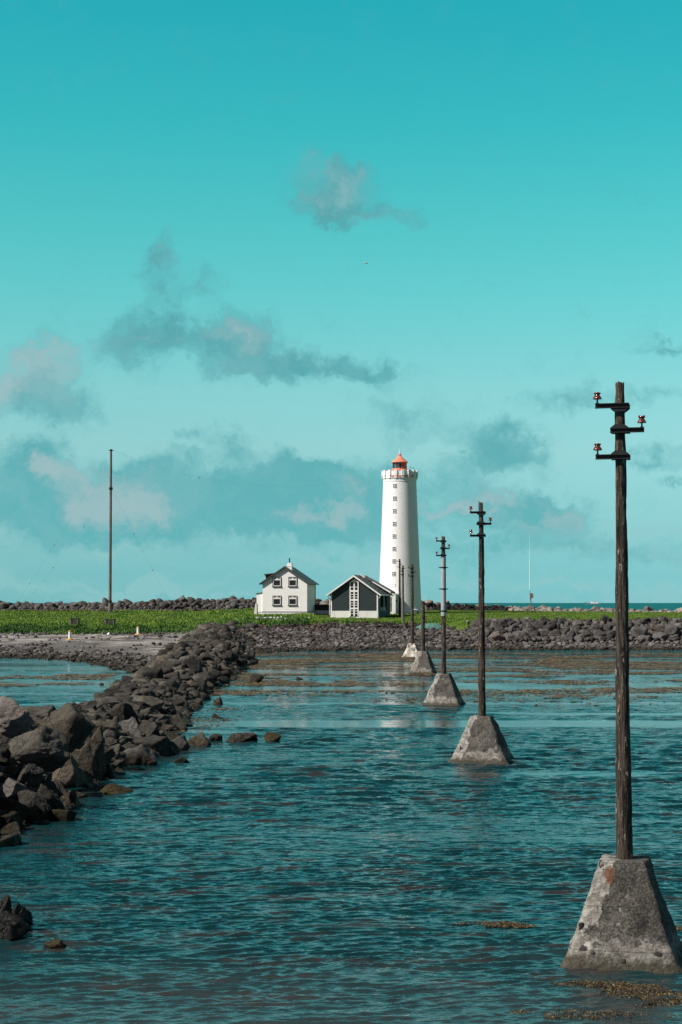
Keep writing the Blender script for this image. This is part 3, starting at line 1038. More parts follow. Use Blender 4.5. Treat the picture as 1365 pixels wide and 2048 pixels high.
# ------------------------------------------------------------------ charcoal house
BY = 228.0
bb = at(709, 1231, BY)
BH = thing('charcoal_house', 'charcoal boarded single storey house with white trim and tall gable window', 'house', bb, R(-12))
w2, dep, eav, apx = 3.22, 8.6, 2.95, 5.25
bs_ = (apx - eav) / w2
mb = MB()
mb.prism([(-w2, .62), (w2, .62), (w2, eav), (0, apx), (-w2, eav)], 0, 2.0)
mb.prism([(-w2, .62), (1.9, .62), (1.9, eav + bs_ * (w2 - 1.9)), (0, apx), (-w2, eav)], 2.0, 6.6)
mb.prism([(-w2, .62), (w2, .62), (w2, eav), (0, apx), (-w2, eav)], 6.6, dep)
mb.build('wall', M['char'], BH)
mb = MB()
mb.box(-w2 - .03, -.62, -.06, .5, -1.0, .62)
mb.box(.62, w2 + .03, -.06, .5, -1.0, .62)
mb.box(-.62, .62, .02, .5, -1.0, .62)
mb.build('plinth', M['plinth'], BH)
mb = MB()
mb.box(-w2 - .03, w2 + .03, .5, dep, -1.0, .62)
for k in range(24):
    mb.box(w2 + .03, w2 + .05, .6 + k * .33, .6 + k * .33 + .22, -1.0, .58)
mb.build('porch_skirt', M['skirt'], BH)
o2 = .42
mb = MB()
tk = .14
ze = eav - bs_ * o2 + .04
mb.prism([(-w2 - o2, ze), (0, apx + .04), (w2 + o2, ze), (w2 + o2, ze + tk), (0, apx + .07 + tk), (-w2 - o2, ze + tk)], -.40, dep + .3)
rf2 = mb.build('roof', M['roof'], BH)
mb = MB()
mb.prism([(-w2 - o2 - .04, ze - .10), (0, apx - .08), (w2 + o2 + .04, ze - .10), (w2 + o2 + .04, ze + .11), (0, apx + .17), (-w2 - o2 - .04, ze + .11)], -.47, -.405)
mb.build('bargeboard', M['white_paint'], BH)
# upstand of the raised roof over the porch, with its white verge
mb = MB()
vz = lambda x: apx + .2 + tk - bs_ * x
mb.prism([(.55, vz(.55) - .22), (w2 + .75, vz(w2) - .30), (w2 + .75, vz(w2) - .10), (.55, vz(.55) - .05)], 5.2, dep + .35)
mb.build('porch_roof', M['roof'], rf2)
mb = MB()
mb.prism([(1.5, vz(1.5) - .02), (w2 + .8, vz(w2) - .30), (w2 + .8, vz(w2) - .08), (1.5, vz(1.5) + .12)], 5.08, 5.19)
mb.build('verge_board', M['white_paint'], rf2)
mb = MB()
Ms = Matrix.Translation((.55, 3.0, apx + .04)) @ Matrix.Rotation(math.atan(bs_), 4, 'Y')
mb.box(-.38, .38, -.5, .5, 0, .12, Ms)
mb.build('skylight', M['white_paint'], rf2)
mb = MB()
for x_ in (-w2 - o2 - .09, w2 + o2 + .09):
    mb = MB()
    mb.tube((x_, -.40, ze + .02), (x_, dep + .3, ze + .02), .07)
    mb.build('gutter', M['white_paint'], BH, True)
mb = MB()
mb.tube((w2 + o2 + .05, -.2, ze - .02), (w2 + .12, -.05, ze - .40), .045)
mb.build('downpipe', M['white_paint'], BH, True)
mb = MB()
mb.tube((-w2 - o2 - .05, -.2, ze - .02), (-w2 - .14, -.05, ze - .40), .045)
mb.tube((-w2 - .14, -.05, ze - .40), (-w2 - .14, -.05, .1), .045)
mb.build('downpipe', M['white_paint'], BH, True)
mb = MB()
mb.tube((w2 + .10, dep - .25, ze), (w2 + .10, dep - .25, .1), .06)
mb.build('downpipe', M['white_paint'], BH, True)
for x_ in (-w2, w2 - .20):
    mb = MB()
    mb.box(x_ + (.0 if x_ < 0 else .05), x_ + (.16 if x_ < 0 else .21), -.035, .12, .60, eav + .12 if x_ < 0 else eav + .1)
    mb.build('corner_board', M['white_paint'], BH)
for y_ in (4.8,):
    mb = MB()
    mb.box(w2 - .16, w2, y_, y_ + .16, .62, eav)
    mb.build('porch_post', M['white_paint'], BH)
for y_ in (2.5, 3.2, 3.9, 4.4, 5.4, 5.9):
    mb = MB()
    mb.box(w2 - .10, w2 - .02, y_, y_ + .12, .62, 1.12)
    mb.build('baluster', M['white_paint'], BH)
mb = MB()
mb.box(1.88, 1.93, 3.0, 4.0, .65, 2.6)
mb.build('porch_door', M['black'], BH)
# gable window: a full-height strip with two columns of panes
wx = .62
fr = MB()
gz0, gzs = -.10, apx - .78
fr.prism([(-wx, gz0), (-wx + .15, gz0), (-wx + .15, gzs), (-wx, gzs)], -.10, .05)
fr.prism([(wx - .15, gz0), (wx, gz0), (wx, gzs), (wx - .15, gzs)], -.10, .05)
fr.prism([(-.09, gz0), (.09, gz0), (.09, gzs), (-.09, gzs)], -.09, .05)
fr.prism([(-wx, gzs), (wx, gzs), (0, gzs + .42)], -.10, .05)
bars = [(.95, .20), (2.08, .24), (3.28, .24)]
for zc_, h_ in bars:
    for xa, xb in ((-wx + .15, -.09), (.09, wx - .15)):
        fr.box(xa, xb, -.085, .05, zc_ - h_ / 2, zc_ + h_ / 2)
thin = [.25, .60, 1.37, 1.68, 2.49, 2.83, 3.80]
for zc_ in thin:
    for xa, xb in ((-wx + .15, -.09), (.09, wx - .15)):
        fr.box(xa, xb, -.075, .05, zc_ - .035, zc_ + .035)
gw = fr.build('gable_window', M['white_paint'], BH)
g = MB()
g.box(-wx + .1, wx - .1, -.02, .04, gz0, gzs)
g.build('pane', M['glass'], gw)

# dark low shed between the houses
sb = at(643, 1228.5, 243)
SH = thing('low_shed', 'low dark flat roofed shed between the white house and the charcoal house', 'shed', sb, R(-8))
mb = MB()
mb.box(-1.55, 1.55, 0, 3, -.8, .55)
mb.build('plinth', M['plinth'], SH)
mb = MB()
mb.box(-1.52, 1.52, .05, 3, .55, 1.28)
mb.build('wall', M['black'], SH)
mb = MB()
mb.box(-1.62, 1.62, -.06, 3.1, 1.28, 1.38)
mb.build('roof', M['black'], SH)

# ------------------------------------------------------------------ utility poles
def footing_mesh(wb, wt, h, seed, rough=.03, broken=0):
    NS, NH = 22, 34
    per = []
    for k in range(4):
        for i in range(NS):
            t = i / NS * 2 - 1
            per.append([(t, -1), (1, t), (-t, 1), (-1, -t)][k])
    per = np.array(per)
    # round the arrises slightly
    L = (np.abs(per[:, 0]) ** 14 + np.abs(per[:, 1]) ** 14) ** (1 / 14)
    per = per / L[:, None]
    V, rows_ = [], []
    zs_ = np.concatenate([[-.6], np.linspace(-.15, h, NH)])
    for z in zs_:
        t = np.clip(z / h, 0, 1)
        hw = (wb + (wt - wb) * t) / 2 + .05 * max(0, 1 - z / .22) ** 2 * (z < .22)
        V.append(np.concatenate([per * hw, np.full((len(per), 1), z)], 1))
    for q in (.75, .4, .02):
        V.append(np.concatenate([per * wt / 2 * q, np.full((len(per), 1), h)], 1))
    V = np.concatenate(V)
    nr = len(zs_) + 3
    P_ = len(per)
    n1 = fbm(V * 3.0 + seed * 11, seed, 4)
    n2 = fbm(V * 11.0 + seed * 5, seed + 3, 4, .6)
    chip = np.maximum(0, fbm(V * 2.1 + seed * 3.7, seed + 9, 4) - .25)
    inward = np.concatenate([-V[:, :2] / np.maximum(np.linalg.norm(V[:, :2], axis=1), .05)[:, None], np.zeros((len(V), 1))], 1)
    amt = (rough * .9 * n1 + rough * .55 * n2 + rough * 3.2 * chip)
    if broken:
        amt = amt + broken * np.maximum(0, fbm(V * 1.6 + 3, seed + 21, 3) + .2) * np.clip(V[:, 2] / h, 0, 1)
    V = V + inward * amt[:, None]
    topm = V[:, 2] > h - .02
    V[:, 2] += np.where(topm, -.5 * rough * np.abs(n1) - broken * .8 * np.abs(n1), 0)
    Fc = []
    for i in range(nr - 1):
        for k in range(P_):
            k2 = (k + 1) % P_
            Fc.append((i * P_ + k, i * P_ + k2, (i + 1) * P_ + k2, (i + 1) * P_ + k))
    return raw_mesh('footing', V, Fc)


def shaft_mesh(r0, r1, h, seed, seg=28, rough=.012, topcut=True):
    NH = max(60, int(h / .045))
    a = np.arange(seg) * 2 * PI / seg
    V = []
    for i in range(NH + 1):
        t = i / NH
        r = r0 + (r1 - r0) * t
        V.append(np.stack([r * np.cos(a), r * np.sin(a), np.full(seg, t * h)], 1))
    V = np.concatenate(V)
    q = V.copy()
    q[:, :2] *= 16
    q[:, 2] *= 1.6
    n1 = fbm(q + seed * 7, seed, 4, .55)
    q[:, 2] *= 6
    n2 = vnoise(q + 31 + seed, seed + 5)
    d = rough * (n1 - .55 * np.maximum(0, n2 - .1))
    rad = V[:, :2] / np.linalg.norm(V[:, :2], axis=1)[:, None]
    V[:, :2] += rad * d[:, None]
    if topcut:
        tm = V[:, 2] > h - .001
        V[tm, 2] += (.05 * np.sign(np.sin(3 * np.arctan2(V[tm, 1], V[tm, 0]))) * np.abs(n1[tm]) + .02 * n1[tm])
    Fc = []
    for i in range(NH):
        for k in range(seg):
            k2 = (k + 1) % seg
            Fc.append((i * seg + k, i * seg + k2, (i + 1) * seg + k2, (i + 1) * seg + k))
    nV = len(V)
    V = np.concatenate([V, V[-seg:] * [.55, .55, 1] - [0, 0, .05]])
    for k in range(seg):
        k2 = (k + 1) % seg
        Fc.append(((NH) * seg + k, NH * seg + k2, nV + k2, nV + k))
    V = np.concatenate([V, [[0, 0, h - .08]]])
    for k in range(seg):
        Fc.append((nV + k, nV + (k + 1) % seg, nV + seg, nV + seg))
    Fc = [f for f in Fc]
    me = bpy.data.meshes.new('shaft')
    me.from_pydata([tuple(v) for v in V], [], [f if f[2] != f[3] else f[:3] for f in Fc])
    for p_ in me.polygons:
        p_.use_smooth = True
    return me


def crossarm(root, z, side, rp, wire=True, style=0):
    """iron channel clamped round the shaft, one long end carrying an insulator; side -1 or +1"""
    mb = MB()
    L, S, hh = .345, .135, .035
    xa, xb = (-L, S) if side < 0 else (-S, L)
    yf = -rp - .012
    t = .012
    # channel: web and two flanges
    mb.box(xa, xb, yf - t, yf, z - hh, z + hh)
    mb.box(xa, xb, yf - .055, yf - t, z + hh - t, z + hh)
    mb.box(xa, xb, yf - .055, yf - t, z - hh, z - hh + t)
    # rear strap and bolts
    mb.box(-S, S, rp + .005, rp + .017, z - hh, z + hh)
    for x_ in (-S + .022, S - .022):
        mb.tube((x_, yf - .03, z), (x_, rp + .04, z), .009, seg=8)
        mb.tube((x_, yf - .03, z), (x_, yf - t, z), .017, seg=6)
    # gusset flare hugging the pole
    s = -1 if style == 0 else 1
    e = z + s * hh
    f = e + s * .052
    poly = [(-S, e), (S, e), (.068, f), (-.068, f)]
    if s < 0:
        poly = poly[::-1]
    mb.prism(poly, yf - .04, yf + .012)
    mb.prism(poly, rp - .01, rp + .017)
    arm = mb.build('crossarm', M['iron'], root)
    xi = (xa + .032) if side < 0 else (xb - .032)
    if style == 2:
        xi += 0
    pin = MB()
    pin.tube((0, 0, 0), (0, 0, .085), .012, seg=8)
    pin.lathe([(.022, 0), (.022, .012)], 6)
    ins = MB()
    ins.lathe([(.052, .060), (.064, .062), (.066, .070), (.058, .086), (.046, .104), (.036, .118), (.034, .126), (.044, .132), (.050, .140), (.049, .150), (.040, .158), (.015, .160)], 24)
    if side > 0:
        for a in (0, PI):
            ins.lathe([(.004, .148), (.014, .152), (.017, .160), (.012, .168), (.003, .171)], 10, c=(.034 * math.cos(a), .034 * math.sin(a), 0))
    o = ins.build('insulator', M['ceramic'], arm, True, loc=(xi, yf - .033, z + hh), angle=60)
    pin.build('pin', M['iron'], arm, True, loc=(xi, yf - .033, z + hh))
    return arm


ROT = R(-14)
EMBED = []
GP = 'old utility poles leading to the lighthouse'


def pole(label, px, Y_, py_top, r0, r1, zb, arms=(), foot=None, ground_z=0.0, seed=1, mat_='pole', sleeve=None, rough=.012, lean=0.0, rot=ROT):
    p_ = at(px, 1200, Y_)
    root = thing('utility_pole', label, 'utility pole', (p_.x, Y_, ground_z), rot, GP)
    ztop = at(px, py_top, Y_).z - ground_z
    sh = link('shaft', shaft_mesh(r0, r1, ztop - zb, seed, rough=rough), M[mat_], root, (0, 0, zb))
    if lean:
        sh.rotation_euler = (0, lean, 0)
    if foot:
        wb, wt, h, rg_, br, fm = foot
        link('footing', footing_mesh(wb, wt, h, seed, rg_, br), M[fm], root)
    for (py, side, style) in arms:
        z = at(px, py, Y_).z - ground_z
        t = (z - zb) / (ztop - zb)
        crossarm(root, z, side, r0 + (r1 - r0) * t, style=style)
    if sleeve:
        z0_, z1_ = at(px, sleeve[1], Y_).z, at(px, sleeve[0], Y_).z
        mb = MB()
        mb.lathe([(.128, z0_), (.128, z1_), (.115, z1_ + .01)], 24)
        sl__ = mb.build('sleeve', M['galv'], root, True)
        for pyb in sleeve[2]:
            zb_ = at(px, pyb, Y_).z
            mb = MB()
            mb.lathe([(.130, zb_ - .035), (.142, zb_ - .03), (.142, zb_ + .03), (.130, zb_ + .035)], 24)
            mb.box(-.24, .24, -.012, .012, zb_ - .022, zb_ + .022)
            mb.build('band', M['iron'], sl__, True)
    return root


nearest = pole('tall dark wooden pole with three insulators, standing on the largest concrete pyramid', 1244, 24.25, 766, .118, .066, 1.36,
     [(812.5, -1, 0), (862, 1, 1), (914.5, -1, 1)], (1.58, .64, 1.40, .024, 0, 'rusty_concrete'), seed=3, rough=.010)
inv = (Matrix.Translation((nearest.location.x, 24.25, 0)) @ Matrix.Rotation(ROT, 4, 'Z')).inverted()
for k, (px, py, wd, hg) in enumerate([(1216, 1801, 11, 9), (1197, 1819, 8, 13), (1204, 1822, 6, 14), (1194, 1836, 18, 12), (1163, 1853, 11, 18), (1168, 1898, 20, 16), (1187, 1907, 10, 11), (1316, 1910, 18, 14), (1246, 1923, 14, 11), (1207, 1741, 9, 11), (1259, 1757, 5, 5)]):
    for Y_ in np.arange(22.5, 24.6, .004):
        q = inv @ at(px, py, Y_)
        t = max(0, min(1, q.z / 1.40))
        if q.y > -(1.58 + (.64 - 1.58) * t) / 2 + .015:
            break
    rq, rf_ = None, None
    EMBED.append((q.copy(), wd * 24 / F, hg * 24 / F, k))
pole('dark wooden pole with three insulators on the second largest concrete pyramid', 963.5, 54.2, 1006, .124, .070, 1.36,
     [(1025, -1, 0), (1048, 1, 1), (1071.5, -1, 1)], (1.84, .62, 1.42, .030, 0, 'concrete'), seed=11, rough=.012)
pole('wooden pole wrapped in a pale grey metal sleeve, on a concrete pyramid', 887.5, 83.8, 1073, .118, .088, 1.45,
     [(1082, -1, 0), (1097, 1, 1), (1111, -1, 1)], (1.86, .64, 1.52, .026, 0, 'concrete'), seed=19, sleeve=(1114, 1232, (1135, 1178, 1222)))
pole('bare broken pole stump without crossarms on a dark concrete pyramid', 846.5, 121, 1203, .15, .13, 1.50,
     [], (1.72, .62, 1.58, .026, 0, 'concrete'), seed=23)
pole('dark pole rising from a bleached crumbling concrete base near the stony shore', 825, 157, 1129, .15, .11, 1.05,
     [(1136, -1, 0), (1144.5, 1, 1), (1152, -1, 1)], (1.72, .62, 1.30, .06, .22, 'pale_concrete'), seed=29)
g6 = hit(804, 1243)
pole('pale grey pole standing at the edge of the lawn in front of the lighthouse', 806, g6.y, 1131, .19, .15, -.3,
     [(1137, 1, 0), (1142, -1, 1), (1149, -1, 1)], ground_z=g6.z, seed=31, mat_='mast')
g7 = hit(799, 1232)
pole('thin dark pole on the lawn closest to the lighthouse porch', 800, g7.y, 1118, .17, .12, -.3,
     [(1123, -1, 0), (1129, 1, 1), (1134, -1, 1)], ground_z=g7.z, seed=37)

# ------------------------------------------------------------------ boulders
def ico(sub):
    bm = bmesh.new()
    bmesh.ops.create_icosphere(bm, subdivisions=sub, radius=1)
    V = np.array([v.co[:] for v in bm.verts])
    Fc = np.array([[v.index for v in f.verts] for f in bm.faces])
    bm.free()
    return V, Fc


ICO = {k: ico(k) for k in (1, 2, 3, 4, 5)}


def rock_shape(seed, sub, rough=.05, sharp=32, nplanes=(8, 13)):
    """angular boulder: a sphere cut by random planes with worn edges, fitted to a unit box"""
    rg_ = np.random.RandomState(seed)
    V, Fc = ICO[sub]
    npl = rg_.randint(*nplanes)
    nn = rg_.randn(npl, 3)
    nn /= np.linalg.norm(nn, axis=1)[:, None]
    nn = np.concatenate([nn, [[1, 0, 0], [-1, 0, 0], [0, 1, 0], [0, -1, 0], [0, 0, 1], [0, 0, -1]]])
    dd = np.concatenate([rg_.uniform(.50, .92, npl), np.full(6, 1.05)])
    dots = np.maximum(V @ nn.T, 1e-4)
    r = dd[None, :] / dots
    rad = (r ** -sharp).sum(1) ** (-1 / sharp)
    q = V * rad[:, None]
    if sub >= 3:
        rad = rad + rough * fbm(q * 2.3 + seed * 1.7, seed, 5 if sub > 3 else 3, .55)
    q = V * rad[:, None]
    # random turn, then a unit bounding box
    ax = rg_.randn(4)
    ax /= np.linalg.norm(ax)
    from mathutils import Quaternion
    q = q @ np.array(Quaternion(ax).to_matrix())
    lo, hi = q.min(0), q.max(0)
    q = (q - (lo + hi) / 2) / (hi - lo)
    return q, Fc


def rock_thing(name, me, m, loc, dims, rotz, label, cat, group=None, tilt=(0, 0)):
    o = link(name, me, m)
    o.location = loc
    o.scale = dims
    o.rotation_euler = (tilt[0], tilt[1], rotz)
    return tag(o, label, cat, group)


for q_, wd_, hg_, k_ in EMBED:     # dark beach stones cast into the nearest footing
    vq, fq = rock_shape(700 + k_, 3, .05)
    o = link('embedded_stone', raw_mesh('embedded_stone', vq, fq), M['stone_dark'], nearest)
    o.location = q_
    o.scale = (wd_, .05, hg_)

# boulders one can point at: px, py of the middle, width and height in photo pixels, distance, material, seed, label
NEAR = [
    (16, 1436, 100, 86, 44.5, 'rock_light', 5, 'pale rounded boulder sitting highest on the near end of the breakwater'),
    (74, 1500, 130, 96, 41.0, 'rock', 8, 'large smooth dark boulder below the pale rounded boulder'),
    (128, 1462, 120, 110, 45.5, 'rock', 12, 'big black shaded boulder behind the large smooth dark boulder'),
    (175, 1500, 70, 90, 47.0, 'rock', 21, 'steep black boulder whose shadow side drops to the water'),
    (152, 1550, 98, 60, 46.6, 'rock', 15, 'brownish sloping boulder at the waterline with its dark end in the sea'),
    (60, 1553, 58, 50, 40.0, 'rock_grey', 33, 'tilted olive grey block wedged under the large smooth dark boulder'),
    (22, 1575, 62, 34, 39.4, 'rock_grey', 37, 'low flat grey rock left of the tilted olive block'),
    (60, 1606, 80, 50, 39.2, 'rock', 39, 'dark wet rock just above the weedy rocks'),
    (26, 1622, 66, 50, 38.6, 'rock_weed', 44, 'brown weed covered rock at the foot of the breakwater'),
    (6, 1646, 62, 44, 37.6, 'rock_weed', 46, 'dark seaweed draped rock cut by the edge of the picture'),
    (4, 1500, 46, 52, 41.2, 'rock', 51, 'dark cracked block beside the large smooth boulder'),
    (100, 1590, 60, 60, 41.0, 'rock', 52, 'black block in deep shade above the weedy waterline'),
    (277, 1512, 80, 48, 52.6, 'rock_grey', 55, 'pale grey rounded boulder standing alone in the shallow water'),
    (246, 1478, 50, 40, 57.0, 'rock', 58, 'dark boulder behind the pale grey boulder in the shallows'),
    (349, 1491, 62, 40, 57.6, 'rock_grey', 61, 'light blocky boulder at the head of the row of stones in the water'),
    (396, 1483, 54, 36, 59.8, 'rock', 64, 'flat topped dark block second in the row of stones in the water'),
    (432, 1475, 28, 14, 62.0, 'rock', 66, 'small wet stone between the dark block and the domed stone'),
    (483, 1478, 64, 26, 61.6, 'rock_grey', 67, 'domed pale stone surrounded by floating weed'),
    (545, 1475, 36, 20, 61.8, 'rock_weed', 69, 'small dark stone at the outer end of the row of stones'),
    (262, 1462, 54, 56, 58.5, 'rock_grey', 71, 'angular block with one sunlit face and one black face'),
    (236, 1580, 80, 22, 45.0, 'rock_weed', 75, 'low weed covered rock barely above the water, the longer of two'),
    (122, 1633, 62, 30, 39.4, 'rock_weed', 77, 'weed covered rock barely above the water near the foot of the breakwater'),
    (511, 1362, 34, 26, 107.0, 'rock', 81, 'squat dark boulder alone in the weed off the middle of the breakwater'),
    (437, 1404, 22, 22, 84.0, 'rock', 83, 'small pointed dark stone just off the breakwater'),
    (437, 1433, 26, 12, 74.0, 'rock_weed', 84, 'tiny flat stone awash below the small pointed stone'),
    (362, 1521, 36, 12, 53.5, 'rock_weed', 85, 'low weedy stone awash in front of the light blocky boulder'),
    (598, 1357, 16, 8, 111.0, 'rock_weed', 86, 'small dark stone awash among the weed farthest from the breakwater'),
    (236, 1366, 28, 14, 106.0, 'rock', 87, 'dark stone in the still pool behind the breakwater'),
    (203, 1368, 10, 5, 104.0, 'rock_weed', 88, 'tiny stone awash in the pool behind the breakwater'),
    (30, 1832, 66, 48, 26.4, 'rock_wet', 91, 'glistening wet black rock, upper of the two nearest the viewer'),
    (14, 1858, 92, 60, 25.6, 'rock_wet', 93, 'wet black rock, lower of the two nearest the viewer'),
    (2, 1826, 40, 70, 26.0, 'rock_wet', 94, 'black wet rock behind the two nearest glistening rocks'),
    (112, 1887, 56, 14, 25.0, 'rock_weed', 95, 'small dark stone awash nearest the viewer'),
]
near_xy = []
for (px, py, wpx, hpx, Y_, mm, sd, lab) in NEAR:
    q, Fc = rock_shape(sd, 5 if wpx > 40 else 4, .075)
    me = raw_mesh('boulder', q, Fc)
    c = at(px, py, Y_)
    sx_, sz_ = wpx * Y_ / F, hpx * Y_ / F
    rr = random.Random(sd)
    bottom = c.z - sz_ / 2
    if bottom < .6:          # reach below the water or the stones underneath
        ext = min(.25 * sz_ + .1, bottom + .35) if bottom > -.3 else 0
        ext = max(ext, .08)
        sz_ += ext
        c.z -= ext / 2
    sy_ = sx_ * rr.uniform(.7, .95) if sx_ < 2.2 else sx_ * .6
    c.y += sy_ * .25
    wet = wpx > 30 and Y_ < 27
    rock_thing('boulder', me, M[mm], c, (sx_, sy_, sz_), 0, lab, 'boulder')
    near_xy.append((c.x, c.y, max(sx_, sy_)))

# the rest: candidates for every stretch, ranked by how large they show
CAND = []    # (size on picture, x, y, z, dims, region)
rg_ = np.random.RandomState(12)


def darts(n, fx, fy, size_fn, min_sep, zfn, region, sink=.15, seed=0, near=False, flat=.75):
    rr = np.random.RandomState(seed)
    cell = {}
    out = []
    for _ in range(n):
        y = fy(rr)
        x = fx(rr, y)
        s = size_fn(rr, y)
        z = float(zfn(x, y))
        if z < -.55:
            continue
        if near and any(abs(x - a) < (c + s) * .42 and abs(y - b) < (c + s) * .42 for a, b, c in near_xy):
            continue
        k = (int(x // 1.5), int(y // 1.5))
        bad = False
        for i in (-1, 0, 1):
            for j in (-1, 0, 1):
                for (a, b, c) in cell.get((k[0] + i, k[1] + j), ()):
                    if (a - x) ** 2 + (b - y) ** 2 < (min_sep * (c + s) / 2) ** 2:
                        bad = True
                        break
        if bad:
            continue
        cell.setdefault(k, []).append((x, y, s))
        dims = (s * rr.uniform(.8, 1.25), s * rr.uniform(.75, 1.1), s * rr.uniform(flat - .15, flat + .2))
        CAND.append([s / y, x, y, z + dims[2] * (.5 - sink) - .12, dims, region, rr.uniform(0, 6.28), rr.uniform(-.3, .3), rr.uniform(-.3, .3)])


def bwx(rr, y):
    xc, hw, cr = bw(y)
    return xc + hw * 1.04 * rr.uniform(-1, 1)


# breakwater: big armour stones first, then smaller ones in the gaps
darts(9000, bwx, lambda r: 33 + 180 * r.rand() ** .9, lambda r, y: (.55 + .95 * r.rand() ** 2.4) * np.interp(y, [35, 60, 80, 120, 200], [1.1, .88, .80, .92, 1.0]), .80,
      lambda x, y: max(float(mound(x, y)), float(ground(x, y))), 'breakwater', seed=1, near=True)
darts(9000, lambda r, y: bw(y)[0] + bw(y)[1] * 1.16 * r.uniform(-1, 1), lambda r: 33 + 178 * r.rand(), lambda r, y: .30 + .32 * r.rand(), .72,
      lambda x, y: max(float(mound(x, y)), float(ground(x, y))) + .02, 'breakwater', seed=2, near=True)
# revetment on the far shore
darts(5000, lambda r, y: r.uniform(15, 62), lambda r: r.uniform(189.3, 197.2), lambda r, y: .85 + 1.0 * r.rand() ** 1.3, .74,
      lambda x, y: ground(x, y) + .12, 'revetment', seed=3, sink=.28, flat=.85)
darts(2500, lambda r, y: r.uniform(13, 62), lambda r: r.uniform(189, 198), lambda r, y: .45 + .4 * r.rand(), .6,
      lambda x, y: ground(x, y) + .25, 'revetment', seed=4)
# seawalls along the open sea


def wall_h(x):
    return np.interp(x, [-70, -42, -33, -26, -19, -12, -8, 10, 22, 34, 60], [.65, .75, .95, 1.3, 1.35, 1.25, 1.05, 1.0, .55, .15, -.1])


def wall_z(x, y):
    yc = 275.5
    d = abs(y - yc) / 4.2
    return ground(x, 273.0) + max(0, wall_h(x) * (1 - d ** 2)) - .1


darts(5000, lambda r, y: r.uniform(-70, -6), lambda r: r.uniform(271.5, 279.5), lambda r, y: .8 + 1.0 * r.rand() ** 1.8, .74, wall_z, 'seawall_dark', seed=5, sink=.2, flat=.8)
darts(5000, lambda r, y: r.uniform(-70, -6), lambda r: r.uniform(268.5, 275), lambda r, y: .35 + .35 * r.rand(), .7, wall_z, 'seawall_dark', seed=6, sink=.2)
darts(5000, lambda r, y: r.uniform(-7, 64), lambda r: r.uniform(271.5, 279.5), lambda r, y: .8 + 1.15 * r.rand() ** 1.6, .74, wall_z, 'seawall_pale', seed=7, sink=.2, flat=.62)
darts(3500, lambda r, y: r.uniform(-7, 64), lambda r: r.uniform(270.0, 275), lambda r, y: .35 + .35 * r.rand(), .7, wall_z, 'seawall_pale', seed=8, sink=.2)

# keep what the photograph can show
vis = []
for c in CAND:
    x, y, z = c[1:4]
    if abs(x) > .2008 * y + .6 or z + c[4][2] / 2 < -.05:
        continue
    vis.append(c)


def hidden(c):
    """a rough test: the stone's top stands behind nearer ground or mound"""
    x, y, z = c[1:4]
    zt_ = z + c[4][2] * .45
    for t in np.linspace(.5, .985, 22):
        yy = y * t
        if y - yy < .9:
            continue
        if max(float(mound(x * t, yy)) + .25, float(ground(x * t, yy))) > CAM_H + (zt_ - CAM_H) * t:
            return True
    return False


vis.sort(key=lambda c: -c[0])
QUOTA = {'breakwater': 165, 'revetment': 60, 'seawall_pale': 24, 'seawall_dark': 20}
chosen, rest = {k: [] for k in QUOTA}, {k: [] for k in QUOTA}
for c in vis:
    k = c[5]
    if len(chosen[k]) < QUOTA[k] and not hidden(c):
        chosen[k].append(c)
    else:
        rest[k].append(c)
for c in CAND:       # a little beyond the frame too, for other viewpoints
    if c not in vis and abs(c[1]) < .27 * c[2] + 2:
        rest[c[5]].append(c)
HI = [raw_mesh('boulder', *rock_shape(200 + i, 5 if i < 8 else 4, .075)) for i in range(18)]
MATS = {'breakwater': 'rock', 'revetment': 'rock_grey', 'seawall_dark': 'rock_grey', 'seawall_pale': 'rock_light'}
LOWMESH = [rock_shape(300 + i, 3, .06) for i in range(14)]
LOW2 = [rock_shape(330 + i, 2, .06) for i in range(14)]


def bw_label(c):
    x, y = c[1], c[2]
    if y < 62:
        return ('dark angular boulder heaped on the near end of the breakwater', 'boulders on the near end of the breakwater')
    if y < 95:
        return ('dark basalt boulder in the low narrow middle of the breakwater', 'boulders in the low middle of the breakwater')
    return ('grey brown basalt boulder where the breakwater climbs to the beach', 'boulders where the breakwater meets the beach')


def dark_wall(c):
    return 13.5 < c[1] < 27 and c[2] < 275.2


LAB = {'revetment': ('big grey quarried block stacked in the stone bank below the lawn', 'blocks of the stone bank below the lawn'),
       'seawall_pale': ('pale pinkish boulder on the seawall crest behind the lawn', 'pale boulders of the seawall behind the lawn'),
       'seawall_dark': ('dark boulder on the rough seawall crest behind the meadow', 'dark boulders of the seawall behind the meadow')}
mi = 0
for k, lst in chosen.items():
    for c in lst:
        mi += 1
        me = HI[mi % 8] if c[2] < 75 else HI[8 + mi % 10]
        if k == 'breakwater':
            me_m = 'rock'
        if not me.materials:
            me.materials.append(M['rock'])
        lab, grp = bw_label(c) if k == 'breakwater' else LAB[k]
        dk = dark_wall(c) and k == 'seawall_pale'
        if dk:
            lab, grp = 'dark boulder in the black stretch of seawall right beside the lighthouse', 'dark boulders of the seawall beside the lighthouse'
        o = rock_thing('boulder', me, None, c[1:4], c[4], c[6], lab, 'boulder', grp, (c[7], c[8]))
        o.material_slots[0].link = 'OBJECT'
        o.material_slots[0].material = M['rock_wall_dark' if dk else MATS[k]]


def merge_rocks(name, lst, shapes, m, label, cat, smooth=True):
    Vs, Fs, b = [], [], 0
    for i, c in enumerate(lst):
        q, Fc = shapes[i % len(shapes)]
        E_ = np.array(Euler((c[7], c[8], c[6])).to_matrix())
        v = (q * np.array(c[4])) @ E_.T + np.array(c[1:4])
        Vs.append(v)
        Fs.append(Fc + b)
        b += len(v)
    o = link(name, raw_mesh(name, np.concatenate(Vs), np.concatenate(Fs), smooth), m)
    return tag(o, label, cat, kind='stuff')


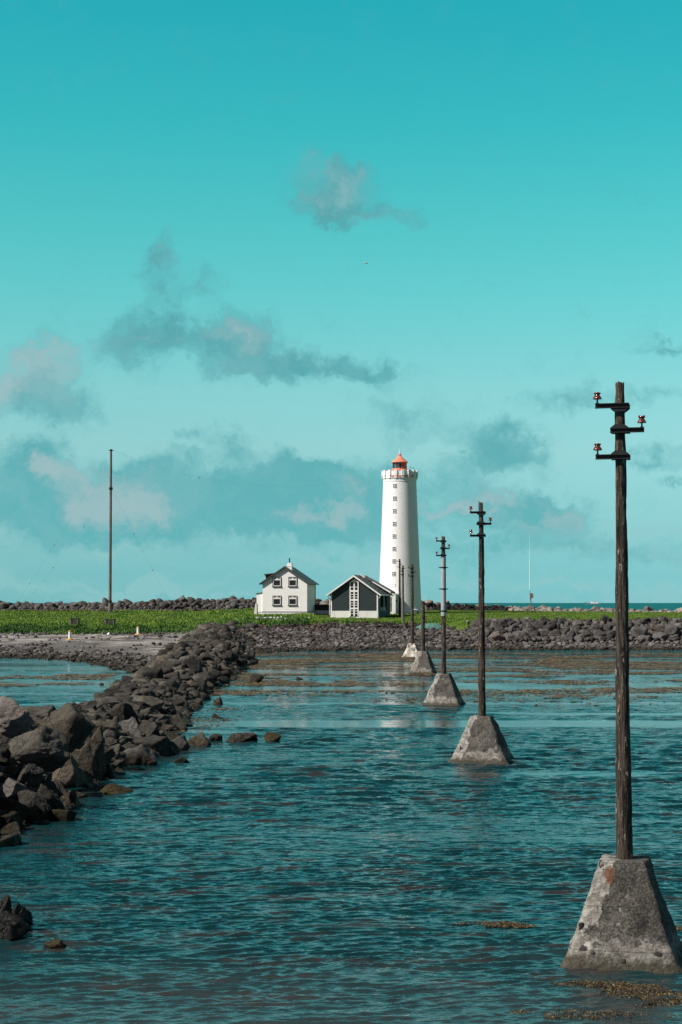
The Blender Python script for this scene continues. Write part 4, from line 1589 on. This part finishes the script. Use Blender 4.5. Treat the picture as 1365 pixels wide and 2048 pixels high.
merge_rocks('breakwater_rubble', rest['breakwater'], LOWMESH, M['rock'], 'smaller dark stones filling the gaps of the breakwater', 'rubble')
merge_rocks('bank_rubble', rest['revetment'], LOWMESH, M['rock_grey'], 'smaller grey stones between the blocks of the stone bank', 'rubble')
merge_rocks('seawall_rubble', rest['seawall_dark'], LOW2, M['rock_grey'], 'dark rubble of the seawall behind the meadow', 'rubble')
merge_rocks('dark_seawall_rubble', [c for c in rest['seawall_pale'] if dark_wall(c)], LOW2, M['rock_wall_dark'], 'black rubble of the seawall right beside the lighthouse', 'rubble')
merge_rocks('pale_seawall_rubble', [c for c in rest['seawall_pale'] if not dark_wall(c)], LOW2, M['rock_light'], 'pale rubble of the seawall behind the lawn', 'rubble')


# ------------------------------------------------------------------ cobbles, shingle
def scatter_stones(name, n, fx, fy, smin, smax, m, label, seed, keep, shapes, pw=2.2, flat=.65):
    rr = np.random.RandomState(seed)
    lst = []
    x = fx(rr, n)
    y = fy(rr, n)
    ok = keep(x, y) & (np.abs(x) < .23 * y + 2)
    x, y = x[ok], y[ok]
    z = top(x, y)
    s = smin + (smax - smin) * rr.rand(len(x)) ** pw
    for i in range(len(x)):
        d = (s[i] * rr.uniform(.8, 1.3), s[i] * rr.uniform(.7, 1.1), s[i] * rr.uniform(flat - .15, flat + .2))
        lst.append([0, x[i], y[i], z[i] + d[2] * .22, d, '', rr.uniform(0, 6.28), rr.uniform(-.5, .5), rr.uniform(-.5, .5)])
    return merge_rocks(name, lst, shapes, m, label, 'stones', False)


L1 = [rock_shape(400 + i, 2, .12, 40, (6, 11)) for i in range(12)]
scatter_stones('cobble_beach', 26000, lambda r, n: r.uniform(-12, 62, n), lambda r, n: r.uniform(168, 214, n), .13, .66, M['rock_cob'],
               'grey cobble beach along the far shore below the lawn', 21,
               lambda x, y: (y > shore(x) - .8) & (y < meadow_line(x) + np.where(x < 14, .8, -8.5)), L1, 3.4)
scatter_stones('beach_shingle', 12000, lambda r, n: r.uniform(-52, -9, n), lambda r, n: r.uniform(110, 208, n), .12, .50, M['rock_cob'],
               'dark shingle along the edge of the still pool', 22,
               lambda x, y: (y > shore(x) - .8) & ((y < shore(x) + 17 + 12 * fbm2(x, y, .12, 8, 4)) | (y > 202.5) | (fbm2(x, y, .35, 19, 3) + .25 * np.sin(x * 91.7 + y * 57.3) > .62)) & (np.abs(x - bw(y)[0]) > bw(y)[1] * .8), L1, 1.8)

# ------------------------------------------------------------------ floating weed
def weed_density(x, y):
    d = np.zeros_like(x)
    str_ = fbm2(x * .40, y, .24, 61, 4) + .35 * fbm2(x * .5, y, .5, 63, 3)
    zone = sstep(y, 70, 100) * (1 - sstep(y, 163, 178)) * sstep(x, -8.5, -4)
    d += zone * sstep(str_, -.12, .18) * np.interp(y, [70, 95, 125, 165], [.35, .85, 1.0, .9])
    # a rim along the breakwater and beside the stones in the water
    xc, hw, cr = bw(y)
    e = x - (xc + hw)
    d += .8 * sstep(e, -.9, 0) * (1 - sstep(e, .6, 3.2)) * sstep(str_, -.25, .3) * sstep(y, 50, 70)
    d += .75 * np.exp(-(((x + 3.2) / 3.0) ** 2 + ((y - 61.6) / 2.6) ** 2)) * sstep(str_, -.4, .2)
    d += .8 * np.exp(-(((x + 6) / 4) ** 2 + ((y - 108) / 10) ** 2)) * sstep(str_, -.3, .2)
    # round the footings and in front of the nearest one
    for (fx_, fy_, sx_, sy_, k) in ((4.0, 21.9, .75, .55, 1.0), (3.2, 22.6, .9, .25, .8), (2.9, 21.0, .8, .3, .8), (2.7, 26.6, .7, .35, .9), (4.9, 26.5, .5, .25, .6), (6.4, 156, 2.4, 4, 1.0), (5.9, 119, 2.4, 3, .7), (3.1, 19.9, .6, .2, .6)):
        d += k * np.exp(-(((x - fx_) / sx_) ** 2 + ((y - fy_) / sy_) ** 2)) * 1.1
    pool = sstep(y, 84, 96) * (1 - sstep(y, 118, 126)) * sstep(-x, 14.5, 16) * (1 - sstep(-x, 22, 25))
    d += pool * sstep(str_, .12, .34) * .9
    return sstep(d + .5 * fbm2(x * .6, y, 2.2, 67, 4) * (d > .1), .42, .80)


def weed(n_try, seed, near=False):
    rr = np.random.RandomState(seed)
    yy = 18.5 + 10 * rr.rand(n_try) if near else 28 + 150 * rr.rand(n_try) ** .8
    xx = rr.uniform(-1, 1, n_try) * (.205 * yy + 1)
    k = rr.rand(n_try) < weed_density(xx, yy) * (.8 if near else .8) * np.interp(fbm2(xx, yy, 1.1, 73, 3), [-.4, .2], [.35, 1])
    xx, yy = xx[k], yy[k]
    n_ = len(xx)
    sc = np.interp(yy, [20, 28, 60, 120, 180], [.060, .075, .30, .75, .9]) * rr.uniform(.6, 1.4, n_)
    wd = sc * rr.uniform(.12, .26, n_)
    ang = rr.uniform(0, PI, n_) * 1.0
    zc_ = np.interp(yy, [20, 60, 150], [.004, .018, .035]) + rr.uniform(-.008, .012, n_)
    dx, dy = np.cos(ang), np.sin(ang)
    V, segs = [], 4
    for i in range(segs):
        t = i / (segs - 1) - .5
        bend = .35 * sc * (t * t - .1) * rr.uniform(-1, 1, n_)
        cx = xx + dx * t * sc - dy * bend
        cy = yy + dy * t * sc + dx * bend
        w_ = wd * (1 - (2 * abs(t)) ** 2 * .7) * .5
        zz = zc_ + rr.uniform(-.012, .016, n_)
        V.append(np.stack([cx - dy * w_, cy + dx * w_, zz + rr.uniform(-.008, .008, n_)], 1))
        V.append(np.stack([cx + dy * w_, cy - dx * w_, zz], 1))
    V = np.stack(V, 1)
    base = np.arange(n_)[:, None] * (2 * segs)
    Fc = np.concatenate([base + np.array([2 * i, 2 * i + 1, 2 * i + 3, 2 * i + 2]) for i in range(segs - 1)], 0)
    return V.reshape(-1, 3), Fc


m, n = mat('seaweed', (.05, .035, .015), .55, .35)
isl = n.n('ShaderNodeNewGeometry').outputs['Random Per Island']
n.put(n.b.inputs['Base Color'], n.ramp(isl, [(0, (.016, .012, .008)), (.35, (.062, .042, .025)), (.75, (.118, .086, .040)), (1, (.22, .175, .080))]))
M['weed'] = m
wv, wf = weed(200000, 5)
wv2, wf2 = weed(460000, 6, True)
m, n = mat('lagoon_weed', (.12, .08, .04), .6, .3)
isl = n.n('ShaderNodeNewGeometry').outputs['Random Per Island']
n.put(n.b.inputs['Base Color'], n.ramp(isl, [(0, (.045, .028, .018)), (.35, (.115, .070, .040)), (.75, (.185, .122, .056)), (1, (.27, .20, .09))]))
tag(link('floating_seaweed', raw_mesh('floating_seaweed', wv, wf), m), 'brown seaweed floating in streaks on the lagoon', 'seaweed', kind='stuff')
tag(link('shallow_seaweed', raw_mesh('shallow_seaweed', wv2, wf2), M['weed']), 'olive seaweed drifting round the largest concrete pyramid', 'seaweed', kind='stuff')

# ------------------------------------------------------------------ grass
def blades(x, y, z, hgt, wid, nb, seed, lean=.5):
    rr = np.random.RandomState(seed)
    n_ = len(x)
    Vs, b = [], 0
    for k in range(nb):
        a = rr.uniform(0, 2 * PI, n_)
        off = wid * rr.uniform(0, 1.5, n_)
        h = hgt * rr.uniform(.55, 1.15, n_)
        w_ = wid * rr.uniform(.6, 1.3, n_) * .5
        cx, cy = x + np.cos(a) * off, y + np.sin(a) * off
        la = rr.uniform(0, 2 * PI, n_)
        l = h * lean * rr.uniform(.2, 1, n_)
        px_, py_ = -np.sin(a), np.cos(a)
        v0 = np.stack([cx - px_ * w_, cy - py_ * w_, z - .05], 1)
        v1 = np.stack([cx + px_ * w_, cy + py_ * w_, z - .05], 1)
        v2 = np.stack([cx + px_ * w_ * .8 + np.cos(la) * l * .4, cy + py_ * w_ * .8 + np.sin(la) * l * .4, z + h * .65], 1)
        v3 = np.stack([cx + np.cos(la) * l, cy + np.sin(la) * l, z + h], 1)
        Vs.append(np.stack([v0, v1, v2, v3], 1))
    V = np.concatenate(Vs).reshape(-1, 3)
    Fc = np.arange(len(V)).reshape(-1, 4)
    return V, Fc


def grass_mat(name, stops, back=False):
    m, n = mat(name, rough=.7, spec=.25)
    isl = n.n('ShaderNodeNewGeometry').outputs['Random Per Island']
    p = pos(n)
    big = n.noise(p, .33, 4, .6)
    f = n.m('ADD', n.m('MULTIPLY', isl, .40), n.m('MULTIPLY', n.step(big, .34, .66), .60))
    if back:        # coarse dark grass along the beach, yellower herbs farther in
        sy = n.n('ShaderNodeSeparateXYZ')
        n.put(sy.inputs[0], p)
        inn = n.step(n.m('ADD', sy.outputs[1], n.m('MULTIPLY', n.m('SUBTRACT', big, .5), 26.0)), 208, 228)
        dry = n.step(n.noise(n.scale(p, (.14, .3, .3)), 1.0, 4, .6), .52, .66)
        f = n.m('ADD', n.m('ADD', n.m('MULTIPLY', f, .55), n.m('MULTIPLY', inn, .32)), n.m('MULTIPLY', dry, .22))
    n.put(n.b.inputs['Base Color'], n.ramp(f, stops))
    n.b.inputs['Transmission Weight'].default_value = 0
    return m


M['grass'] = grass_mat('meadow_grass', [(0, (0.016, 0.054, 0.0115)), (.35, (0.051, 0.123, 0.0197)), (.65, (0.123, 0.218, 0.0278)), (1, (0.245, 0.310, 0.0574))], True)
M['lawn'] = grass_mat('lawn_grass', [(0, (0.061, 0.128, 0.0131)), (.5, (0.098, 0.175, 0.0213)), (1, (0.174, 0.234, 0.0451))])
rr = np.random.RandomState(31)


def grass_pts(n_, x0, x1, y0, y1, keepfn):
    x = rr.uniform(x0, x1, n_)
    y = rr.uniform(y0, y1, n_)
    k = keepfn(x, y) & (np.abs(x) < .225 * y + 2)
    x, y = x[k], y[k]
    return x, y, ground(x, y) + .02


def is_tall(x, y):
    d = y - meadow_line(x) - 1.6 * fbm2(x, y, .35, 5, 4)
    return (d > .2) & (y < 273) & ((x < -4 + 2 * fbm2(x, y, .2, 3, 2)) | ((x < 13) & (d < 3.0)))


x, y, z = grass_pts(52000, -64, 14, 203, 274, is_tall)
hh = (.24 + .22 * np.maximum(0, fbm2(x, y, .22, 31, 3) + .3)) * np.interp(y - meadow_line(x), [0, 2, 14, 30], [.8, 1.45, 1.1, .8]) * np.where(x > -4, .55, 1)
hh = hh * np.where((x > -15) & (x < -4), 1.25, 1)
hh = hh * (1 + 1.5 * np.exp(-(((x + 19) / 4.5) ** 2 + ((y - 252) / 9) ** 2)) * np.clip(.6 + fbm2(x, y, .3, 83, 3), 0, 1.4))
V_, F_ = blades(x, y, z, hh, .16, 4, 41, .55)
tag(link('meadow_grass', raw_mesh('meadow_grass', V_, F_, False), M['grass']), 'tall rough meadow grass between the beach and the seawall', 'grass', kind='stuff')
x, y, z = grass_pts(52000, -8, 64, 197, 274, lambda x, y: ~is_tall(x, y) & (y - meadow_line(x) - 1.6 * fbm2(x, y, .35, 5, 4) > .2) & (y < 273))
V_, F_ = blades(x, y, z, .09 + .06 * rr.rand(len(x)), .10, 3, 43, .8)
tag(link('lawn_grass', raw_mesh('lawn_grass', V_, F_, False), M['lawn']), 'short green lawn in front of the lighthouse', 'grass', kind='stuff')
# umbels of white flowers by the white house
fl = []
cx_ = hit(532, 1242)
x = cx_.x + rr.randn(70) * 1.0
y = cx_.y + rr.randn(70) * .8
V_, F_ = blades(x, y, ground(x, y) + .42, np.full(70, .12), .11, 3, 47, 1.2)
x2 = rr.uniform(-8.5, -4, 40)
y2 = rr.uniform(213, 222, 40)
V2, F2 = blades(x2, y2, ground(x2, y2) + .40, np.full(40, .10), .08, 2, 48, 1.2)
tag(link('white_flowers', raw_mesh('white_flowers', np.concatenate([V_, V2]), np.concatenate([F_, F2 + len(V_)]), False), M['feather']), 'white flower heads in the grass in front of the white house', 'flowers', kind='stuff')

# ------------------------------------------------------------------ mast with stays
MY = 262.0
mbs = at(220.5, 1211, MY)
mbs.z = float(ground(mbs.x, MY)) - .1
ms = thing('tall_mast', 'very tall grey wooden mast with thin wire stays behind the meadow', 'mast', mbs)
ztop = at(220, 899, MY).z - mbs.z
mb = MB()
mb.tube((0, 0, -.5), (-.02, 0, ztop), .255, .17, seg=20)
mb.build('pole', M['mast'], ms, True)
mb = MB()
mb.lathe([(.18, ztop - .25), (.22, ztop - .2), (.22, ztop - .02), (.10, ztop + .05)], 16)
mb.tube((-.4, 0, ztop - .15), (.4, 0, ztop - .15), .04)
mb.build('cap', M['black'], ms, True)
for pyb in (977, 1203):
    zb_ = at(220, pyb, MY).z - mbs.z
    mb = MB()
    mb.lathe([(.235, zb_ - .18), (.30, zb_ - .15), (.30, zb_ + .15), (.235, zb_ + .18)], 16)
    mb.build('collar', M['black'], ms, True)


def wire(root, p0, p1, sag, r=.005, name='stay', insul=()):
    p0, p1 = Vector(p0), Vector(p1)
    mb = MB()
    pts = []
    for i in range(13):
        t = i / 12
        q = p0.lerp(p1, t)
        q.z -= sag * 4 * t * (1 - t)
        pts.append(q)
    for a, b in zip(pts[:-1], pts[1:]):
        mb.tube(a, b, r, seg=5)
    for t in insul:
        q = p0.lerp(p1, t)
        q.z -= sag * 4 * t * (1 - t)
        mb.lathe([(.02, -.12), (.05, -.08), (.05, .08), (.02, .12)], 8, c=q)
    return mb.build(name, M['cable'], root)


zc_ = at(220, 980, MY).z - mbs.z
gz_ = .2
wire(ms, (-.25, 0, zc_), (-14.5, 3, gz_ + .4), .5, insul=(.28, .62))
wire(ms, (-.25, 0, ztop - .2), (-16.5, 6, gz_), .7, insul=(.55, .8))
wire(ms, (.25, 0, zc_), (9.3, 2, gz_ + 1.2), .35, insul=(.36, .68))
lt_ = Vector((lb.x - rg, LY - 1, lz(952) + z0)) - mbs
wire(ms, (.3, 0, ztop - .15), lt_, 3.3, .006, 'aerial_wire', (.33,))

# ------------------------------------------------------------------ whip antenna
AY = 269.0
ab = at(1061, 1216, AY)
ab.z = float(ground(ab.x, AY)) - .1
an = thing('whip_antenna', 'slender white whip antenna on a grey steel post behind the lawn', 'antenna', ab)
za0, za1, za2 = (at(1060, q, AY).z - ab.z for q in (1180, 1124, 1068))
mb = MB()
mb.tube((.10, 0, -.3), (.10, 0, at(0, 1186, AY).z - ab.z), .09, .08, seg=10)
mb.build('post', M['mast'], an, True)
mb = MB()
mb.box(.16, .46, -.16, .16, at(0, 1196, AY).z - ab.z, at(0, 1187, AY).z - ab.z)
mb.build('equipment_box', M['grey_timber'], an, bevel=.03)
mb = MB()
mb.tube((-.05, 0, at(0, 1200, AY).z - ab.z), (-.05, 0, za0), .07, .05, seg=10)
mb.box(-.12, .18, -.05, .05, at(0, 1198, AY).z - ab.z, at(0, 1196, AY).z - ab.z)
mb.box(-.12, .18, -.05, .05, at(0, 1190, AY).z - ab.z, at(0, 1188, AY).z - ab.z)
mb.build('bracket', M['galv'], an, True)
mb = MB()
mb.tube((-.05, 0, za0), (-.03, 0, za1), .062, .055, seg=10)
mb.lathe([(.08, za1 - .08), (.09, za1), (.08, za1 + .08)], 10, c=(-.03, 0, 0))
mb.tube((-.03, 0, za1), (.0, 0, za2), .040, .016, seg=10)
mb.build('whip', M['fibre'], an, True)

# small fishing-rod like stick leaning at the seawall, and a post
sp_ = at(853, 1219, 273)
mb = MB()
mb.tube((0, 0, 0), (.45, 0, 2.2), .025, .012)
st = mb.build('leaning_rod', M['cable'], loc=sp_)
tag(st, 'thin dark rod leaning up from the seawall just beside the lighthouse foot', 'rod')
pb = at(862, 1225, 262)
pb.z = float(ground(pb.x, 262)) - .1
mb = MB()
mb.box(-.09, .09, -.09, .09, -.3, .85)
mb.prism([(-.09, .85), (.09, .85), (0, .94)], -.09, .09)
tag(mb.build('short_post', M['grey_timber'], loc=pb), 'short weathered wooden post in the lawn beside the lighthouse', 'post')
pb = hit(836, 1230)
mb = MB()
mb.box(-.07, .07, -.07, .07, -.3, .42)
mb.box(-.16, .16, -.09, .09, .30, .52)
tag(mb.build('floodlight', M['black'], loc=pb, bevel=.02), 'small black box light standing in the lawn at the lighthouse foot', 'light')

# ------------------------------------------------------------------ beach things
for px, py, hp, lab in ((140, 1280, 19, 'white and yellow bollard on the sand, nearer the still pool'), (276.5, 1270, 17, 'white and yellow bollard on the sand close to the breakwater')):
    p_ = hit(px, py)
    k = p_.y / F
    hh_ = hp * k
    b_ = thing('bollard', lab, 'bollard', p_, 0, 'white and yellow bollards on the sand')
    mb = MB()
    mb.lathe([(.36, -.1), (.38, .06), (.30, .13), (.18, .17)], 20)
    mb.build('base', M['yellow'], b_, True)
    mb = MB()
    mb.lathe([(.155, .16), (.155, hh_ * .86)], 20)
    mb.build('post', M['white_paint'], b_, True)
    mb = MB()
    mb.lathe([(.16, hh_ * .86), (.18, hh_ * .88), (.18, hh_ * .95), (.10, hh_)], 20)
    mb.build('cap', M['yellow'], b_, True)
for px, py, w_, h_, lab in ((149.5, 1250, 18, 12.5, 'weathered grey wooden crate table half hidden in the meadow grass, duller one'), (220, 1250, 20, 11.5, 'dark wooden crate table with a pale end half hidden in the meadow grass')):
    p_ = hit(px, py + 3)
    k = p_.y / F
    b_ = thing('crate_table', lab, 'table', p_, R(-8), 'crate tables in the meadow')
    W_, H_ = w_ * k / 2, h_ * k + .25
    mb = MB()
    mb.box(-W_ - .04, W_ + .04, -.42, .42, H_ - .08, H_)
    mb.build('top', M['dark_timber'], b_)
    mb = MB()
    for i in range(4):
        mb.box(-W_ + .26, W_ - .02, -.36, -.32, .10 + i * (H_ - .2) / 4, .06 + (i + 1) * (H_ - .2) / 4)
    mb.build('front_panel', M['dark_timber'], b_)
    for x_ in (-W_, W_ - .1):
        mb = MB()
        mb.box(x_, x_ + (.24 if x_ < 0 else .1), -.40, .40, -.2, H_ - .085)
        mb.build('end_panel', M['grey_timber'], b_)
p_ = hit(218, 1271)
mb = MB()
mb.lathe([(.02, -.02), (.12, .01), (.17, .09), (.175, .17), (.13, .27), (.05, .32), (.045, .37), (.03, .38)], 20)
tag(mb.build('float_buoy', M['feather'], loc=p_, smooth=True), 'small white round float washed up on the sand', 'buoy')
p_ = hit(186, 1276)
q, Fc = rock_shape(501, 4, .06)
rock_thing('beach_stone', raw_mesh('beach_stone', q, Fc), M['rock'], (p_.x, p_.y, p_.z + .06), (.62, .4, .26), .2, 'single dark flat stone lying alone on the pale sand', 'stone')
p_ = hit(937, 1250)
q, Fc = rock_shape(503, 4, .05)
rock_thing('white_stone', raw_mesh('white_stone', q, Fc), M['rock_light'], (p_.x, p_.y, p_.z + .25), (.55, .5, .6), .3, 'bright whitish stone at the corner of the lawn above the cobbles', 'stone')
p_ = hit(936, 1264)
mb = MB()
mb.tube((-.75, 0, .3), (.8, .2, .18), .13, .10, seg=12)
tag(mb.build('driftwood_log', M['mast'], loc=p_, smooth=True), 'bleached driftwood log lying on the cobbles', 'log')
# heap of teal netting on the cobbles
p_ = hit(862, 1258)
gx_ = np.linspace(-1, 1, 60)
A_, B_ = np.meshgrid(gx_, gx_)
hgt = np.maximum(0, 1 - A_ ** 2 - B_ ** 2) ** .6
nz = fbm2(A_, B_, 5, 14, 4)
Vn = np.stack([A_.ravel() * 1.9, B_.ravel() * 1.0, (hgt * (.62 + .16 * nz) + .10 * (hgt > 0)).ravel() - .1], 1)
idx = np.arange(3600).reshape(60, 60)
Fn = np.stack([idx[:-1, :-1].ravel(), idx[:-1, 1:].ravel(), idx[1:, 1:].ravel(), idx[1:, :-1].ravel()], 1)
tag(link('fishing_net', raw_mesh('fishing_net', Vn, Fn), M['net'], loc=(p_.x, p_.y, p_.z)), 'heap of faded teal netting lying on the cobble beach', 'net')

# ------------------------------------------------------------------ ship on the horizon
SY = 5200.0
shp = at(1188, 1205, SY)
ship = thing('ship', 'small white ship far out on the horizon', 'ship', (shp.x, SY, -.25))
mb = MB()
hull = [(-25, 0), (21, 0), (24, 3.2), (10, 3.0), (-14, 3.2), (-20, 5.0), (-27, 6.6)]
mb.prism(hull, -4, 4)
mb.build('hull', M['ship_hull'], ship)
mb = MB()
mb.box(-9, 13, -3.2, 3.2, 3.2, 6.2)
mb.box(-9, -3, -3, 3, 6.2, 9.0)
mb.box(8.5, 13, -3, 3, 6.2, 7.4)
mb.build('superstructure', M['fibre'], ship)
mb = MB()
mb.box(2.5, 4.8, -1, 1, 6.2, 10.2)
mb.build('funnel', M['galv'], ship)
mb = MB()
mb.tube((-6, 0, 9), (-6, 0, 15), .35, .2)
mb.tube((-17, 0, 5), (-13, 0, 12), .3, .2)
mb.build('mast', M['galv'], ship)

# ------------------------------------------------------------------ gull in flight
gp = at(732.5, 526.5, 170)
gl_ = thing('gull', 'small white gull gliding high above the houses', 'bird', gp, R(15))
mb = MB()
body = [(.005, -.20), (.025, -.17), (.05, -.08), (.058, .02), (.045, .11), (.02, .19), (.008, .23)]
mb.lathe(body, 12, M=Matrix.Rotation(R(90), 4, 'Y') @ Matrix.Rotation(R(0), 4, 'Z'))
mb.build('body', M['feather'], gl_, True)
for s in (-1, 1):
    mb = MB()
    pts = [(0.04, 0, .02), (.03, s * .22, .09), (-.02, s * .46, .05), (-.05, s * .46, .045), (-.08, s * .22, .08), (-.08, 0, .02)]
    low_ = [(a, b, c - .012) for a, b, c in pts]
    mb.add(pts + low_, [tuple(range(6)), tuple(range(11, 5, -1))] + [(i, 6 + i, 6 + (i + 1) % 6, (i + 1) % 6) for i in range(6)])
    mb.build('wing', M['feather_dark'] if s > 0 else M['feather'], gl_)
